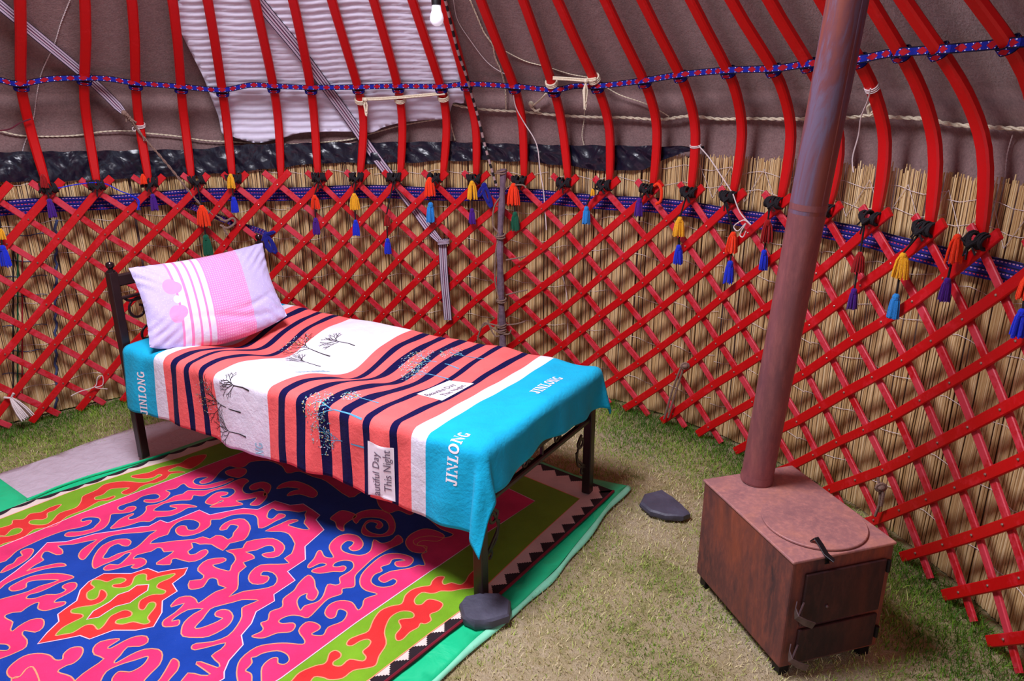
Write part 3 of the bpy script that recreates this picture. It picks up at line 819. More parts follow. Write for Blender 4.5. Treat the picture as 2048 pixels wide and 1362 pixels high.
# white frayed tuft bottom left
def tuft(mb, p0, h, w, n_, r, rnd, flare=1.0, inward=None, neck=.0):
    for k in range(n_):
        a = rnd.uniform(0, 2*PI); q = math.sqrt(rnd.random())
        ox, oy = math.cos(a)*q*w, math.sin(a)*q*w*.75
        e = rnd.uniform(-.06, .06)*h
        mb.tube([p0 + Vector((ox*.2, oy*.2, 0)), p0 + Vector((ox*.75, oy*.75, -h*.3)), p0 + Vector((ox*.95*flare, oy*.95*flare, -h*.65)), p0 + Vector((ox*1.08*flare, oy*1.08*flare, -h+e))], [r*.8, r, r, r*.8], 5)
rnd = random.Random(9); mb = MB(); p0 = cyl(*on_cyl((22, 796), 2.46), 2.46)
tuft(mb, Vector((0, 0, 0)), .13, .035, 30, .0035, rnd, 1.2)
mb.tube([(-.03, 0, .02), (.0, 0, .0), (.03, 0, .015)], .006, 6)
o = mb.build('frayed_rag', MAT['white_string']); o.location = p0; o.rotation_euler = (0, -.5, 0)
tag(o, 'frayed whitish tuft tied to the lattice at lower left', 'rag')
mb = MB()
mb.tube([cyl(*on_cyl(x, 2.47), 2.47) for x in catmull([(-5, 262), (20, 258), (40, 246), (62, 238)], 4)], .004, 5)
tag(mb.build('maroon_cord', simple('maroon_cord_mat', srgb(90, 20, 40), .9)), 'maroon cord tied to the leftmost roof pole', 'cord')

# ------------------------------------------------------------------ striped straps
def strap(px_off, label, wdt, knot, tail=None):
    pts = [shell(*on_roof(q, off), off) for q, off in px_off]
    P = [Vector(p) for p in catmull([tuple(p) for p in pts], 6)]
    root = empty('striped_strap', P[-1]); b = root.location.copy(); tag(root, label, 'strap', 'striped tent straps')
    nn = len(P); ws = [wdt]*nn
    for j in range(6): ws[nn-1-j] = wdt*(.45 + .09*j)
    strip('strap_webbing', [p-b for p in P], MAT['strap'], ws, .004, root)
    return root, b
# note: strip() needs world positions for its normals, so build in place and shift
def strip_at(name, P, mat, width, thick, root, wdir=None):
    o = strip(name, P, mat, width, thick, root, wdir)
    b = root.location
    for v in o.data.vertices: v.co -= b
    return o
def strap(px_off, label, wdt):
    P = [Vector(p) for p in catmull([tuple(shell(*on_roof(q, off), off)) for q, off in px_off], 6)]
    root = empty('striped_strap', P[-1]); tag(root, label, 'strap', 'striped tent straps')
    nn = len(P); ws = [wdt]*nn
    for j in range(6): ws[nn-1-j] = wdt*(.5 + .08*j)
    strip_at('strap_webbing', P, MAT['strap'], ws, .004, root)
    return root
r1 = strap([((-40, -22), .045), ((0, 10), .045), ((80, 76), .045), ((160, 142), .045), ((205, 182), .04), ((235, 212), .02), ((250, 228), .0)], 'left striped strap coming down the felt to a brown knot', .048)
mb = MB(); b = r1.location.copy()
for j in range(5):
    p = shell(*on_roof((248+j*5, 226+j*5), -.02), -.02) - b
    mb.sphere(p, .016 - j*.0012, 8, 6, 0, (1, .8, 1)); mb.tube([p + Vector((0, 0, 0)), p + Vector((random.uniform(-.04, .04), random.uniform(-.02, .02), random.uniform(-.035, .0)))], .004, 5)
mb.build('knot', MAT['grey_rope'], r1)
o = rope('tie_rope', [(262, 240), (285, 272), (320, 312), (352, 350), (380, 385), (410, 418), (440, 436), (455, 446)], -.04, .0068, MAT['grey_rope'], None)
for v in o.data.vertices: v.co -= b
o.parent = r1
mb = MB()
for q in ([(440, 438), (452, 442), (466, 436), (470, 446), (455, 456), (440, 450)], [(445, 450), (450, 462), (456, 470)]):
    mb.tube([cyl(*on_cyl(x, 2.47), 2.47) - b for x in catmull(q, 4)], .007, 6)
mb.build('rope_end', MAT['grey_rope'], r1)
r2 = strap([((470, -70), .03), ((515, 0), .03), ((600, 104), .03), ((655, 178), .028), ((700, 240), .028), ((740, 298), .030), ((775, 345), .03), ((805, 385), .03), ((835, 425), .012), ((862, 462), -.03), ((884, 486), -.066)], 'right striped strap from the foam down to a knot on the lattice above the bed', .058)
b = r2.location.copy(); 
strip_at('hanging_end', [cyl(*on_cyl(x, 2.462), 2.462) for x in catmull([(885, 478), (886, 510), (889, 560), (893, 605), (896, 640)], 5)], MAT['strap'], .052, .004, r2)
kc = cyl(*on_cyl((887, 486), 2.455), 2.455); aa = on_cyl((887, 486), 2.455)[0]
tx = Vector((-math.sin(math.radians(aa)), math.cos(math.radians(aa)), 0)); inn = Vector((-math.cos(math.radians(aa)), -math.sin(math.radians(aa)), 0))
strip_at('knot_wrap', [kc + tx*(.034*math.cos(t)) + inn*(.018*math.sin(t)) + Vector((0, 0, .012*math.sin(t*.5))) for t in [2*PI*j/16 for j in range(17)]], MAT['strap'], .03, .006, r2, wdir=lambda i: Vector((0, 0, 1)))
# black and white plaited rope hanging beside the foam
PR = [shell(*on_roof(q, o_), o_) for q, o_ in [((884, -20), -.03), ((893, 10), -.03), ((905, 60), -.03), ((918, 110), -.032), ((932, 150), -.034), ((945, 195), -.03), ((955, 230), -.03), ((966, 275), -.03), ((975, 310), -.03), ((985, 345), -.03), ((993, 372), -.03)]]
PR = [Vector(p) for p in catmull([tuple(p) for p in PR], 12)]
mbs = MB()
for i in range(len(PR)-1):
    t = (PR[i+1]-PR[i]); mbs.tube([PR[i], PR[i]+t*1.05], .0075, 7, (i//3) % 2, caps=True)
o = mbs.build('plaited_rope', [MAT['black_yarn'], simple('plait_pale', srgb(170, 140, 140), .9)])
tag(o, 'black and pale plaited rope hanging from the roof down to the grey stick', 'rope')

# ------------------------------------------------------------------ grey stick lashed at the lattice joint
SP = [cyl(*on_cyl(q, 2.44), 2.44) for q in [(1007, 338), (1004, 400), (1000, 480), (1001, 560), (1004, 640), (1006, 700)]]
SP.append(Vector((SP[-1].x + .004, SP[-1].y + .02, 0.0)))
root = empty('grey_stick', SP[-1]); b = root.location.copy(); tag(root, 'upright peeled grey branch lashed where the two lattice sections meet', 'stick')
mb = MB(); PP = [Vector(p) for p in catmull([tuple(p) for p in SP], 5)]
mb.tube([p-b for p in PP], [.0175+.0025*math.sin(i*1.3)+.006*i/len(PP) for i in range(len(PP))], 10); mb.build('branch', MAT['stick'], root)
mb = MB()
for (x, y) in ((1003, 345), (1001, 474), (1003, 602), (1003, 652), (1003, 662)):
    c_ = cyl(*on_cyl((x, y), 2.44), 2.44) - b
    for k in range(2): mb.tube([c_ + Vector((.027*math.cos(t), .027*math.sin(t), .006*math.sin(t+k) + k*.010)) for t in [2*PI*j/12 for j in range(13)]], .0045, 6)
for q in ([(1000, 395), (988, 415), (986, 450), (998, 470), (992, 500), (990, 560), (998, 600), (996, 640), (1000, 660)], [(1005, 655), (980, 648), (965, 652), (958, 668), (955, 680)], [(1000, 668), (985, 656), (970, 645), (960, 660)], [(1010, 665), (990, 672), (975, 640)], [(1003, 668), (1018, 668), (1022, 660)]):
    mb.tube([cyl(*on_cyl(x, 2.425), 2.425) - b for x in catmull(q, 4)], .0052, 6)
for q in ([(1012, 520), (1035, 516), (1052, 512)], [(1012, 590), (1035, 584), (1055, 580)], [(1012, 650), (1032, 648), (1050, 643)], [(1006, 385), (1020, 372), (1045, 370), (1052, 376)]):
    mb.tube([cyl(*on_cyl(x, 2.45), 2.45) - b for x in catmull(q, 4)], .0045, 6)
mb.build('lashing', MAT['grey_rope'], root)
def twine(label, paths, knotpx, r=.006):
    mb = MB()
    for q in paths: mb.tube([cyl(*on_cyl(x, 2.465), 2.465) for x in catmull(q, 4)], r, 6)
    p = cyl(*on_cyl(knotpx, 2.462), 2.462); mb.sphere(p, .017, 9, 7, 0, (1, 1, .8)); mb.tube([p + Vector((.02*math.cos(t), .0, .016*math.sin(t))) for t in [2*PI*j/10 for j in range(11)]], .006, 6)
    tag(mb.build('twine_tie', MAT['grey_rope']), label, 'twine', 'brown twine ties on the lattice')
twine('brown twine tied low on the lattice beyond the foot of the bed', [[(1362, 735), (1352, 760), (1342, 790), (1332, 825), (1328, 838)], [(1366, 738), (1356, 770), (1345, 805), (1336, 835)]], (1370, 732))
twine('brown twine tied low on the lattice just behind the stove', [[(1756, 955), (1760, 985), (1758, 1010), (1750, 1032)], [(1764, 965), (1766, 990), (1762, 1012)]], (1762, 975))

# ------------------------------------------------------------------ black yarn ties at the lattice tops and the tassels
TIE_L = ['leftmost black yarn tie above the large purple tuft', 'black yarn tie on the second lattice top from the left, with blue thread', 'black yarn tie under the pole with the white string', 'black yarn tie on the lattice top above the orange and green tassel',
 'black yarn tie at the yellow and blue tassel below the foam edge', None, 'black yarn tie above the thin red and purple tassel', 'black yarn tie above the small yellow and blue tassel', 'black yarn tie where the right striped strap passes', 'black yarn tie beside the big orange-red and light blue tassel',
 'black yarn tie just left of the grey stick', 'black yarn tie just right of the grey stick', 'black yarn tie on the second lattice top right of the grey stick', 'black yarn tie above the single light blue tassel', 'black yarn tie with a red loop behind it', 'black yarn tie above the yellow-orange and blue tassel',
 'black yarn tie touched by the long white string', 'black yarn tie directly left of the chimney pipe', 'black yarn tie half hidden by the chimney pipe', 'black yarn tie directly right of the chimney pipe', 'black yarn tie above the orange and light blue tassel at right', 'black yarn tie above the orange-red and purple tassel at right']
for i in range(22):
    if TIE_L[i] is None: continue
    rnd = random.Random(100+i); a_ = NODE[i][1]; z_ = ZT + .020
    ctr = cyl(a_, z_, 2.49); tx = Vector((math.sin(math.radians(a_)), -math.cos(math.radians(a_)), 0)); inn = Vector((-math.cos(math.radians(a_)), -math.sin(math.radians(a_)), 0))
    mb = MB()
    for sgn in (-1, 1):
        c_ = tx*(sgn*.024) + Vector((0, 0, .018))
        for k in range(5):
            tilt = rnd.uniform(-.5, .5); r_ = rnd.uniform(.020, .027)
            mb.tube([c_ + inn*(r_*math.sin(t)) + (tx*math.sin(tilt*sgn) + Vector((0, 0, math.cos(tilt))))*(r_*math.cos(t)) + tx*((k-2)*.006) for t in [2*PI*j/11 for j in range(12)]], .0052, 6)
    for k in range(4):
        mb.tube([tx*-.03 + Vector((0, 0, .02+k*.004)) + inn*.015, inn*(.03+.003*k) + Vector((0, 0, .014-k*.006)), tx*.03 + Vector((0, 0, .02+k*.004)) + inn*.015], .005, 6)
    for k in range(3):
        e = tx*rnd.uniform(-.035, .035) + Vector((0, 0, rnd.uniform(-.05, -.01)))
        mb.tube([inn*.025, inn*.032 + e*.5 + Vector((0, 0, .01)), inn*.03 + e], .0035, 5)
    o = mb.build('yarn_tie', MAT['black_yarn']); o.location = ctr; tag(o, TIE_L[i], 'tie', 'black yarn ties on the lattice tops')

def tassel(label, node, up, lo, cordc='black_yarn'):
    """up / lo = (colour, px of the tuft centre, height in px) or None"""
    first = up or lo
    R = 2.455
    a0, z0 = on_cyl(first[1], R)
    start = cyl(nphi(node), ZT+.012, 2.462)
    root = empty('tassel', start); b = root.location.copy(); tag(root, label, 'tassel', 'yarn tassels hanging from the lattice tops')
    rnd = random.Random(hash(label) % 1000 if False else len(label)*7+int(first[1][0]))
    path = [Vector((0, 0, 0))]; last = None
    for kind, it in (('upper_tuft', up), ('lower_tuft', lo)):
        if not it: continue
        col, px, hp = it
        at_ = on_cyl((px[0], px[1]-hp/2), R); ab = on_cyl((px[0], px[1]+hp/2), R)
        pt = cyl(at_[0], at_[1], R) - b; h = at_[1]-ab[1]; w = h*(.30 if kind == 'upper_tuft' else .22)
        path.append(pt.copy())
        mb = MB(); tuft(mb, pt, h, w, 34, max(.0026, h*.042), rnd, 1.0)
        mb.sphere(pt + Vector((0, 0, -h*.13)), h*.15, 9, 6, 0, (1, 1, 1.1))
        mb.tube([pt + Vector((h*.12*math.cos(t), h*.12*math.sin(t), -h*.22)) for t in [2*PI*j/8 for j in range(9)]], h*.03, 5)
        mb.build(kind, MAT['yarn_'+col], root)
    mb = MB()
    mb.tube(path, .0042, 6); mb.build('cord', MAT[cordc], root)
tassel('orange and blue tassel cut off by the left edge of the photo', -1.0, ('yellow', (1, 468), 22), ('blue', (4, 512), 42))
tassel('large purple tuft on the leftmost lattice top, dark red above it', 0, ('dark_red', (85, 362), 26), ('purple', (98, 416), 36))
tassel('orange-red and purple tassel below the pole with the white string', 2, ('orange_red', (285, 358), 20), ('purple', (305, 404), 32))
tassel('orange-red tuft over a dark green tuft, above the pillow', 3, ('orange_red', (403, 431), 40), ('green', (411, 490), 40))
tassel('yellow over blue tassel below the left edge of the foam', 4, ('yellow', (461, 362), 28), ('blue', (467, 409), 30))
tassel('thin red over purple tassel at the middle of the lattice above the bed', 6, ('orange_red', (629, 404), 28), ('purple', (631, 452), 32))
tassel('small yellow over blue tassel, second right of the thin red one', 7, ('yellow', (708, 403), 32), ('blue', (711, 455), 30))
tassel('small dark red over deep blue tassel hanging on the longest cord', 8, ('dark_red', (773, 440), 22), ('blue', (775, 492), 30))
tassel('big orange-red over light blue tassel beside the right striped strap', 9, ('orange_red', (859, 373), 36), ('light_blue', (861, 424), 38))
tassel('yellow over purple tassel just left of the grey stick', 10, ('yellow', (944, 380), 36), ('purple', (944, 432), 30))
tassel('big orange-red over green tassel just right of the grey stick', 11, ('orange_red', (1027, 388), 42), ('green', (1030, 442), 36))
tassel('single light blue tassel with a scrap of yellow, on blue band right of stick', 13, ('yellow', (1186, 384), 14), ('light_blue', (1173, 430), 34))
tassel('single fat purple tassel with a red loop behind', 14, None, ('purple', (1279, 414), 36))
tassel('yellow-orange over blue tassel, third left of the chimney pipe', 15, ('yellow', (1360, 453), 38), ('blue', (1358, 509), 38))
tassel('orange-red over blue tassel under the white string knot', 16, ('orange_red', (1467, 485), 42), ('blue', (1461, 544), 44))
tassel('dark red over blue tassel directly left of the chimney pipe', 17, ('dark_red', (1536, 462), 44), ('blue', (1529, 520), 40))
tassel('dark red over purple tassel directly right of the chimney pipe', 19, ('dark_red', (1721, 525), 42), ('purple', (1709, 598), 42))
tassel('loose orange over light blue tassel, second right of the pipe', 20, ('yellow', (1807, 532), 52), ('light_blue', (1793, 613), 50))
tassel('orange-red over purple tassel, third right of the pipe', 21, ('orange_red', (1916, 498), 58), ('purple', (1896, 580), 48))
tassel('blue tuft cut off by the right edge of the photo', 22, ('orange_red', (2056, 575), 50), ('blue', (2046, 648), 60))
mb = MB(); c_ = on_cyl((1322, 385), 2.47)
mb.tube([cyl(*on_cyl(q, 2.475), 2.475) for q in catmull([(1308, 372), (1316, 368), (1323, 380), (1321, 402), (1312, 408)], 4)], .008, 7)
tag(mb.build('red_yarn_loop', MAT['yarn_orange_red']), 'red yarn loop behind the black tie above the single purple tassel', 'yarn')
mb = MB()
mb.tube([cyl(*on_cyl(q, 2.47), 2.47) for q in catmull([(108, 378), (160, 368), (205, 366), (240, 382), (265, 392), (275, 405), (280, 420)], 4)], .003, 5)
mb.tube([cyl(*on_cyl(q, 2.462), 2.462) for q in catmull([(262, 392), (272, 396), (278, 404), (275, 420)], 4)], .005, 5)
tag(mb.build('blue_thread', MAT['yarn_blue']), 'blue thread slung between the two leftmost lattice tops', 'thread')

# ------------------------------------------------------------------ light bulb
bp = CAMP + ray((873, 22)) * 3.2
root = empty('light_bulb', bp); tag(root, 'white light bulb in a black socket hanging in front of the foam', 'light bulb')
mb = MB(); mb.lathe([(.001, -.062), (.012, -.060), (.022, -.053), (.029, -.040), (.030, -.028), (.027, -.014), (.022, .0), (.019, .020), (.018, .026)], n=24); mb.build('bulb', MAT['bulb_glass'], root)
mb = MB(); mb.lathe([(.017, .022), (.021, .024), (.022, .07), (.018, .085), (.008, .095), (.004, .10)], n=20); mb.build('socket', MAT['black_plastic_hard'], root)
mb = MB(); mb.tube([(0, 0, .095), (.004, .0, .3), (.0, .0, .8), (0, 0, 1.1)], .0035, 6); mb.build('cable', MAT['black_plastic_hard'], root)

# ------------------------------------------------------------------ stove
SO = Vector((0.82509, 1.824, 0)); SY = 0.27998; SW, SL, SH, SZ = .3624, .5056, .3844, .035
root = empty('stove', SO, SY); tag(root, 'rusty steel box stove on the grass at the foot of the chimney pipe', 'stove')
def wpt(px, z):
    p = on_z(px, z) - SO; c_, s_ = math.cos(SY), math.sin(SY); return Vector((p.x*c_ + p.y*s_, -p.x*s_ + p.y*c_, z))
mb = MB()
mb.box(SW/2, SL/2, SZ+SH/2-.002, SW, SL, SH-.004)
o = mb.build('body', MAT['rust_body'], root, smooth=False, bevel=.006)
mb = MB(); mb.box(SW/2, SL/2, SZ+SH, SW+.008, SL+.008, .010); mb.build('top_plate', MAT['rust_top'], root, smooth=False, bevel=.004)
lc = wpt((1627, 1042), SZ+SH+.01)
mb = MB(); mb.lathe([(.001, .0), (.158, .0), (.160, .002), (.160, .006), (.158, .008), (.001, .0085)], (lc.x, lc.y, SZ+SH+.0065), 48); lid = mb.build('lid', MAT['rust_top'], root, angle=40)
h0 = wpt((1632, 1078), SZ+SH+.03); h1 = wpt((1652, 1108), SZ+SH+.01)
mb = MB(); mb.tube([h0 + Vector((-.004, .012, -.012)), h0 + Vector((0, 0, .004)), h0.lerp(h1, .5) + Vector((0, 0, .004)), h1, h1 + Vector((.004, -.03, -.004)), Vector((h1.x+.004, -.006, SZ+SH-.0)), Vector((h1.x+.004, -.007, SZ+SH-.02))], 1, up=(0, 0, 1), flat=(.018, .004)); mb.build('lid_handle', MAT['black_metal'], lid)
def plate(x0, x1, z0, z1, y, t, mi=0):
    mb = MB(); mb.box((x0+x1)/2, y, (z0+z1)/2, x1-x0, t, z1-z0); return mb
dr = plate(.045, SW-.03, SZ+.155, SZ+SH-.045, -.008, .010).build('firebox_door', MAT['rust_door'], root, smooth=False, bevel=.003)
ad = plate(.045, SW-.03, SZ+.02, SZ+.140, -.008, .010).build('ash_door', MAT['rust_door'], root, smooth=False, bevel=.003)
for par, zc in ((dr, SZ+.225), (ad, SZ+.07)):
    mb = MB(); mb.tube([(.02, -.014, zc+.022), (.004, -.030, zc+.016), (-.004, -.050, zc+.006), (.018, -.062, zc-.008), (.046, -.066, zc-.022)], 1, up=(0, 0, 1), flat=(.0035, .022))
    mb.tube([(.045, -.014, zc+.020), (-.002, -.052, zc+.010)], .003, 6); mb.build('latch', MAT['grey_metal'], par)
mb = MB(); mb.sphere((.13, -.015, SZ+.215), .006, 10, 7); mb.build('rivet', MAT['grey_metal'], dr)
for za in (SZ+SH-.09, SZ+.05):
    mb = MB(); mb.tube([(SW-.022, -.012, za), (SW-.022, -.012, za+.04)], .007, 10); mb.build('hinge', MAT['black_metal'], root)
for x in (.03, SW-.03):
    for y in (.03, SL-.03):
        mb = MB(); mb.box(x, y, SZ/2-.004, .035, .035, SZ+.006); mb.build('leg', MAT['black_metal'], root, smooth=False)
# chimney pipe
PB = on_z((1513, 958), SZ+SH+.01)
r_ = ray((1695, 0)); PT = CAMP + r_ * 1.99
root = empty('chimney_pipe', PB); tag(root, 'tall rusty chimney pipe rising from the stove and leaning right', 'pipe')
D = PT - PB; pr = .0545
def img_y(P):
    d_ = P - CAMP; return 681 - d_.dot(E2)/d_.dot(_F)*F_PX
mid = min([i/400 for i in range(400)], key=lambda t_: abs(img_y(PB + D*t_) - 406))
mb = MB(); mb.tube([Vector((0, 0, 0)), D*.02, D*mid*.5, D*mid], [pr*1.03, pr, pr, pr], 28, caps=False); mb.tube([D*(mid-.012), D*mid], [pr*1.012, pr*1.012], 28, caps=False)
mb.tube([D*.004, D*.02], [pr*1.05, pr*1.01], 28, caps=False); mb.build('lower_pipe', MAT['pipe'], root)
mb = MB(); mb.tube([D*(mid-.02), D*(mid+.2), D*.85, D*1.28], [pr*1.0, pr*1.005, pr*1.01, pr*1.01], 28, caps=True)
dn = D.normalized(); sd = dn.cross(Vector((0, 1, 0))).normalized(); fr = sd.cross(dn)
mb.tube([D*mid + (sd*-.35 - fr*.93)*pr, D*1.28 + (sd*-.35 - fr*.93)*pr*1.01], .0022, 6)
mb.build('upper_pipe', MAT['pipe_blue'], root)

# ------------------------------------------------------------------ stones
def stone(outline, label, h, seed, z0=.0):
    P = [on_z(q, z0) for q in outline]; c_ = sum(P, Vector((0, 0, 0)))/len(P); rnd = random.Random(seed)
    pts = [((p-c_).x, (p-c_).y) for p in P]; pts = [q for a_, b_ in zip(pts, pts[1:]+pts[:1]) for q in (a_, ((a_[0]+b_[0])/2, (a_[1]+b_[1])/2))]; n_ = len(pts); V = []; F = []
    rows = [(1.0, 0.0), (1.04, h*.35), (1.02, h*.75), (.93, h), (.55, h*1.06)]
    for s_, z_ in rows:
        for x, y in pts: V.append((x*s_*rnd.uniform(.985, 1.015), y*s_*rnd.uniform(.985, 1.015), z_+rnd.uniform(-.002, .002)))
    V.append((0, 0, h*1.05))
    for j in range(len(rows)-1):
        for k in range(n_): k2 = (k+1) % n_; F.append((j*n_+k, j*n_+k2, (j+1)*n_+k2, (j+1)*n_+k))
    for k in range(n_): F.append(((len(rows)-1)*n_+k, (len(rows)-1)*n_+(k+1) % n_, len(V)-1))
    F.append(tuple(reversed(range(n_))))
    mb = MB(); mb.add(V, F); o = mb.build('flat_stone', MAT['slate'], angle=25); o.location = (c_.x, c_.y, z0); tag(o, label, 'stone')
stone([(920, 1222), (930, 1208), (965, 1200), (1000, 1202), (1020, 1215), (1018, 1245), (985, 1256), (950, 1260), (928, 1250)], 'flat grey slate stone on the rug edge against the near bed leg', .035, 3, .012)
stone([(1280, 1015), (1290, 998), (1322, 990), (1345, 1005), (1365, 1022), (1379, 1036), (1365, 1042), (1330, 1040), (1300, 1032)], 'dark blue-grey slate stone lying on the grass left of the stove', .03, 5, 0)

# blanket and mattress surface
def sm(x,a,b):
    x=min(1,max(0,(x-a)/(b-a))); return x*x*(3-2*x)
def top_h(s,t):
    base=.617-.004*sm(s,.2,1)
    dep=.072*sm(s,.15,1.0)*(1-.15*sm(s,1.3,1.8))
    g=math.exp(-((t-.42)/.17)**2)
    h=base-dep*g + .010*math.exp(-((t-.08)/.1)**2)*sm(s,.2,.6)
    h+= .004*math.sin(s*9+t*4)+.003*math.sin(s*23-t*11)
    return h
def bl(p,q):
    """blanket surface: p along the bed from the foot, q across from the near side -> local (s,t,z)"""
    sk=.16*sm(p,.9,1.75)*(1-sm(p,1.76,2.02))
    r=.035
    ey=0;side=0
    if q<0.0: ey=-q; side=-1
    elif q>W_+.02: ey=q-W_-.02; side=1
    ex=max(0,-.004-p)
    qq=min(max(q,0),W_+.02)
    s=max(p,-.004)+sk*min(1,max(0,qq/W_)); t=qq
    def over(e):  # distance past the edge -> outward, drop
        a=min(e,r*1.5708); an=a/r
        out=r*math.sin(an); dn=r*(1-math.cos(an))
        return out, dn+max(0,e-r*1.5708)
    if ex==0 and ey==0:
        return s,t,top_h(s,t)
    z0=top_h(s,t)
    if ex==0:
        o,dn=over(ey)
        h=max(0,dn-.03)
        w=(.010*math.sin(s*7+1.1)+.006*math.sin(s*17))*min(1,h/.2)
        o=o+h*.06+w
        if side<0:
            z=z0-dn
            return s,t-o+.004,z
        return s,t+o,z0-dn
    if ey==0:
        o,dn=over(ex)
        h=max(0,dn-.03)
        w=(.012*math.sin(t*13+.5)+.008*math.sin(t*29))*min(1,h/.15)
        return s-o-h*.05-w,t,z0-dn
    rr=math.hypot(ex,ey); th=math.atan2(ey,ex)
    o,dn=over(rr); h=max(0,dn-.03)
    fold=math.sin(2*th)**2
    oo=o+h*(.08+.30*fold)*(1 if side<0 else .8)
    # small secondary pleats near the corner
    oo+=h*.10*math.sin(6*th)
    return s-oo*math.cos(th), t+side*oo*math.sin(th)+(.004 if side<0 else 0), z0-dn

# ------------------------------------------------------------------ sheets under the rug
def ground_sheet(name, outline, z, mat, label, cat, thick=.003, step=.06, rip=.002, back=None):
    V2, F2 = fill(outline, step); mb = MB()
    mb.add([(p.x, p.y, z + rip*math.sin(p.x*31+p.y*17) + rip*.6*math.sin(p.y*43)) for p in V2], F2)
    # make all faces look up
    o = mb.build(name, mat, angle=0); bm = bmesh.new(); bm.from_mesh(o.data)
    for f in bm.faces:
        if f.normal.z < 0: f.normal_flip()
    bm.to_mesh(o.data); bm.free()
    md = o.modifiers.new('thickness', 'SOLIDIFY'); md.thickness = thick; md.offset = -1
    return tag(o, label, cat)
sh = [tuple(on_z(q, .003)[:2]) for q in [(-60, 975), (0, 948), (60, 928), (115, 908), (180, 884), (260, 858), (330, 842), (420, 830), (520, 880), (420, 930), (200, 970), (60, 1010), (20, 985)]]
ground_sheet('ground_sheet', sh, .0045, MAT['sheet'], 'greyish white plastic sheet with black creases, under the head end of the bed', 'plastic sheet', .003)
tp = [(-2.62, 2.52), (-2.45, 3.06), (-2.43, 3.075), (-2.19, 2.90), (-2.03, 3.10), (-1.83, 3.28), (-1.02, 4.18), (-.94, 4.20), (.30, 3.10), (.535, 3.00), (.352, 2.70), (.25, 2.52), (.174, 2.378), (.006, 2.141), (-.119, 2.0), (-.245, 1.814), (-.85, 1.05), (-2.8, 1.9)]
ground_sheet('green_tarp', tp, .0085, MAT['tarp'], 'bright green tarp spread beneath the patterned rug', 'tarp', .003)
mb = MB()   # folded-up pale edge of the tarp along its right side
E_ = [(.535, 3.0, 0), (.44, 2.86, 0), (.352, 2.70, 0), (.25, 2.52, 0), (.174, 2.378, 0), (.09, 2.26, 0), (.006, 2.141, 0), (-.119, 2.0, 0), (-.245, 1.814, 0), (-.42, 1.60, 0), (-.7, 1.25, 0)]
P = [Vector(p) for p in catmull(E_, 5)]
V = []; F = []
for i, p in enumerate(P):
    t = (P[min(i+1, len(P)-1)] - P[max(i-1, 0)]).normalized(); s_ = Vector((-t.y, t.x, 0)); w = .018 + .006*math.sin(i*.6)
    for a, z in ((.002, .010), (.002 + w*.6, .006), (.004 + w, .001)): V.append(p + s_*a + Vector((0, 0, z)))
for i in range(len(P)-1):
    for k in range(2): F.append((i*3+k, (i+1)*3+k, (i+1)*3+k+1, i*3+k+1))
mb.add(V, F); o = mb.build('tarp_hem', MAT['tarp_back'], bpy.data.objects['green_tarp'], angle=0)
md = o.modifiers.new('thickness', 'SOLIDIFY'); md.thickness = .002
# the rolled hem at the left of the rug
mb = MB(); mb.tube([on_z(q, .016) for q in catmull([(54, 1001), (110, 976), (180, 952), (240, 935), (290, 920), (340, 905)], 4)], .006, 6)
mb.build('tarp_hem', MAT['tarp'], bpy.data.objects['green_tarp'])

# ------------------------------------------------------------------ the felt rug with its applied pattern
RZ = .020
CR = dict(a=(0, 1040, 4.229), b=(380, 1040, 4.229), c=(0, 880, 5.675), d=(300, 880, 5.675), e=(600, 960, 5.675), r=(600, 800, 2.424), p=(0, 0, 1), f=(0, 1120, 11.35))
def X(spec):
    """'a x y x y ... ; c x y ...' -> floor points"""
    out = []
    for seg in spec.split(';'):
        w = seg.split(); ox, oy, sc = CR[w[0]]; nums = [float(q) for q in w[1:]]
        for x, y in zip(nums[::2], nums[1::2]):
            p = on_z((ox + x/sc, oy + y/sc), RZ); out.append((p.x, p.y))
    return out
rug = MB(); RM = ['rug_cream', 'rug_black', 'rug_green', 'rug_red', 'rug_pink', 'rug_blue', 'rug_orange', 'rug_white', 'rug_maroon']
def layer(pts, mat, lv, outline=None, smooth=3, ow=.0021, close=True):
    P = catmull(pts, smooth, True) if smooth > 1 else pts
    # drop near-duplicate points
    Q = []
    for p in P:
        if not Q or math.hypot(p[0]-Q[-1][0], p[1]-Q[-1][1]) > .0008: Q.append((p[0], p[1]))
    try: V2, F2 = fill(Q)
    except Exception as ex: print('fill', ex); return
    z = RZ + lv*.0004
    FF = []
    for f in F2:
        a, b, c = (V2[i] for i in f[:3])
        FF.append(f if (b-a).cross(c-a) > 0 else tuple(reversed(f)))
    rug.add([(p.x, p.y, z) for p in V2], FF, RM.index(mat))
    if outline:
        n = len(Q); V = []; F = []
        for i, p in enumerate(Q):
            a = Vector(Q[i-1]); b = Vector(Q[(i+1) % n]); t = (b-a)
            if t.length < 1e-9: t = Vector((1, 0))
            t.normalize(); s_ = Vector((-t.y, t.x))*ow
            V += [(p[0]+s_.x, p[1]+s_.y, z+.0003), (p[0], p[1], z+.0011), (p[0]-s_.x, p[1]-s_.y, z+.0003)]
        for i in range(n):
            j = (i+1) % n
            for k in (0, 1): F.append((i*3+k, i*3+k+1, j*3+k+1, j*3+k))
        rug.add(V, F, RM.index(outline))
RIGHT = [(.46, 2.93), (.288, 2.679), (.095, 2.406), (-.053, 2.198), (-.174, 2.062), (-.378, 1.806), (-.60, 1.53), (-.92, 1.13)]
LEFT = [(-2.62, 2.26), (-2.40, 2.52), (-2.221, 2.76), (-2.16, 2.847), (-1.98, 3.016), (-1.806, 3.222), (-1.4, 3.67), (-1.0, 4.12)]
base = RIGHT + LEFT
layer(base, 'rug_cream', 0, None, 1)
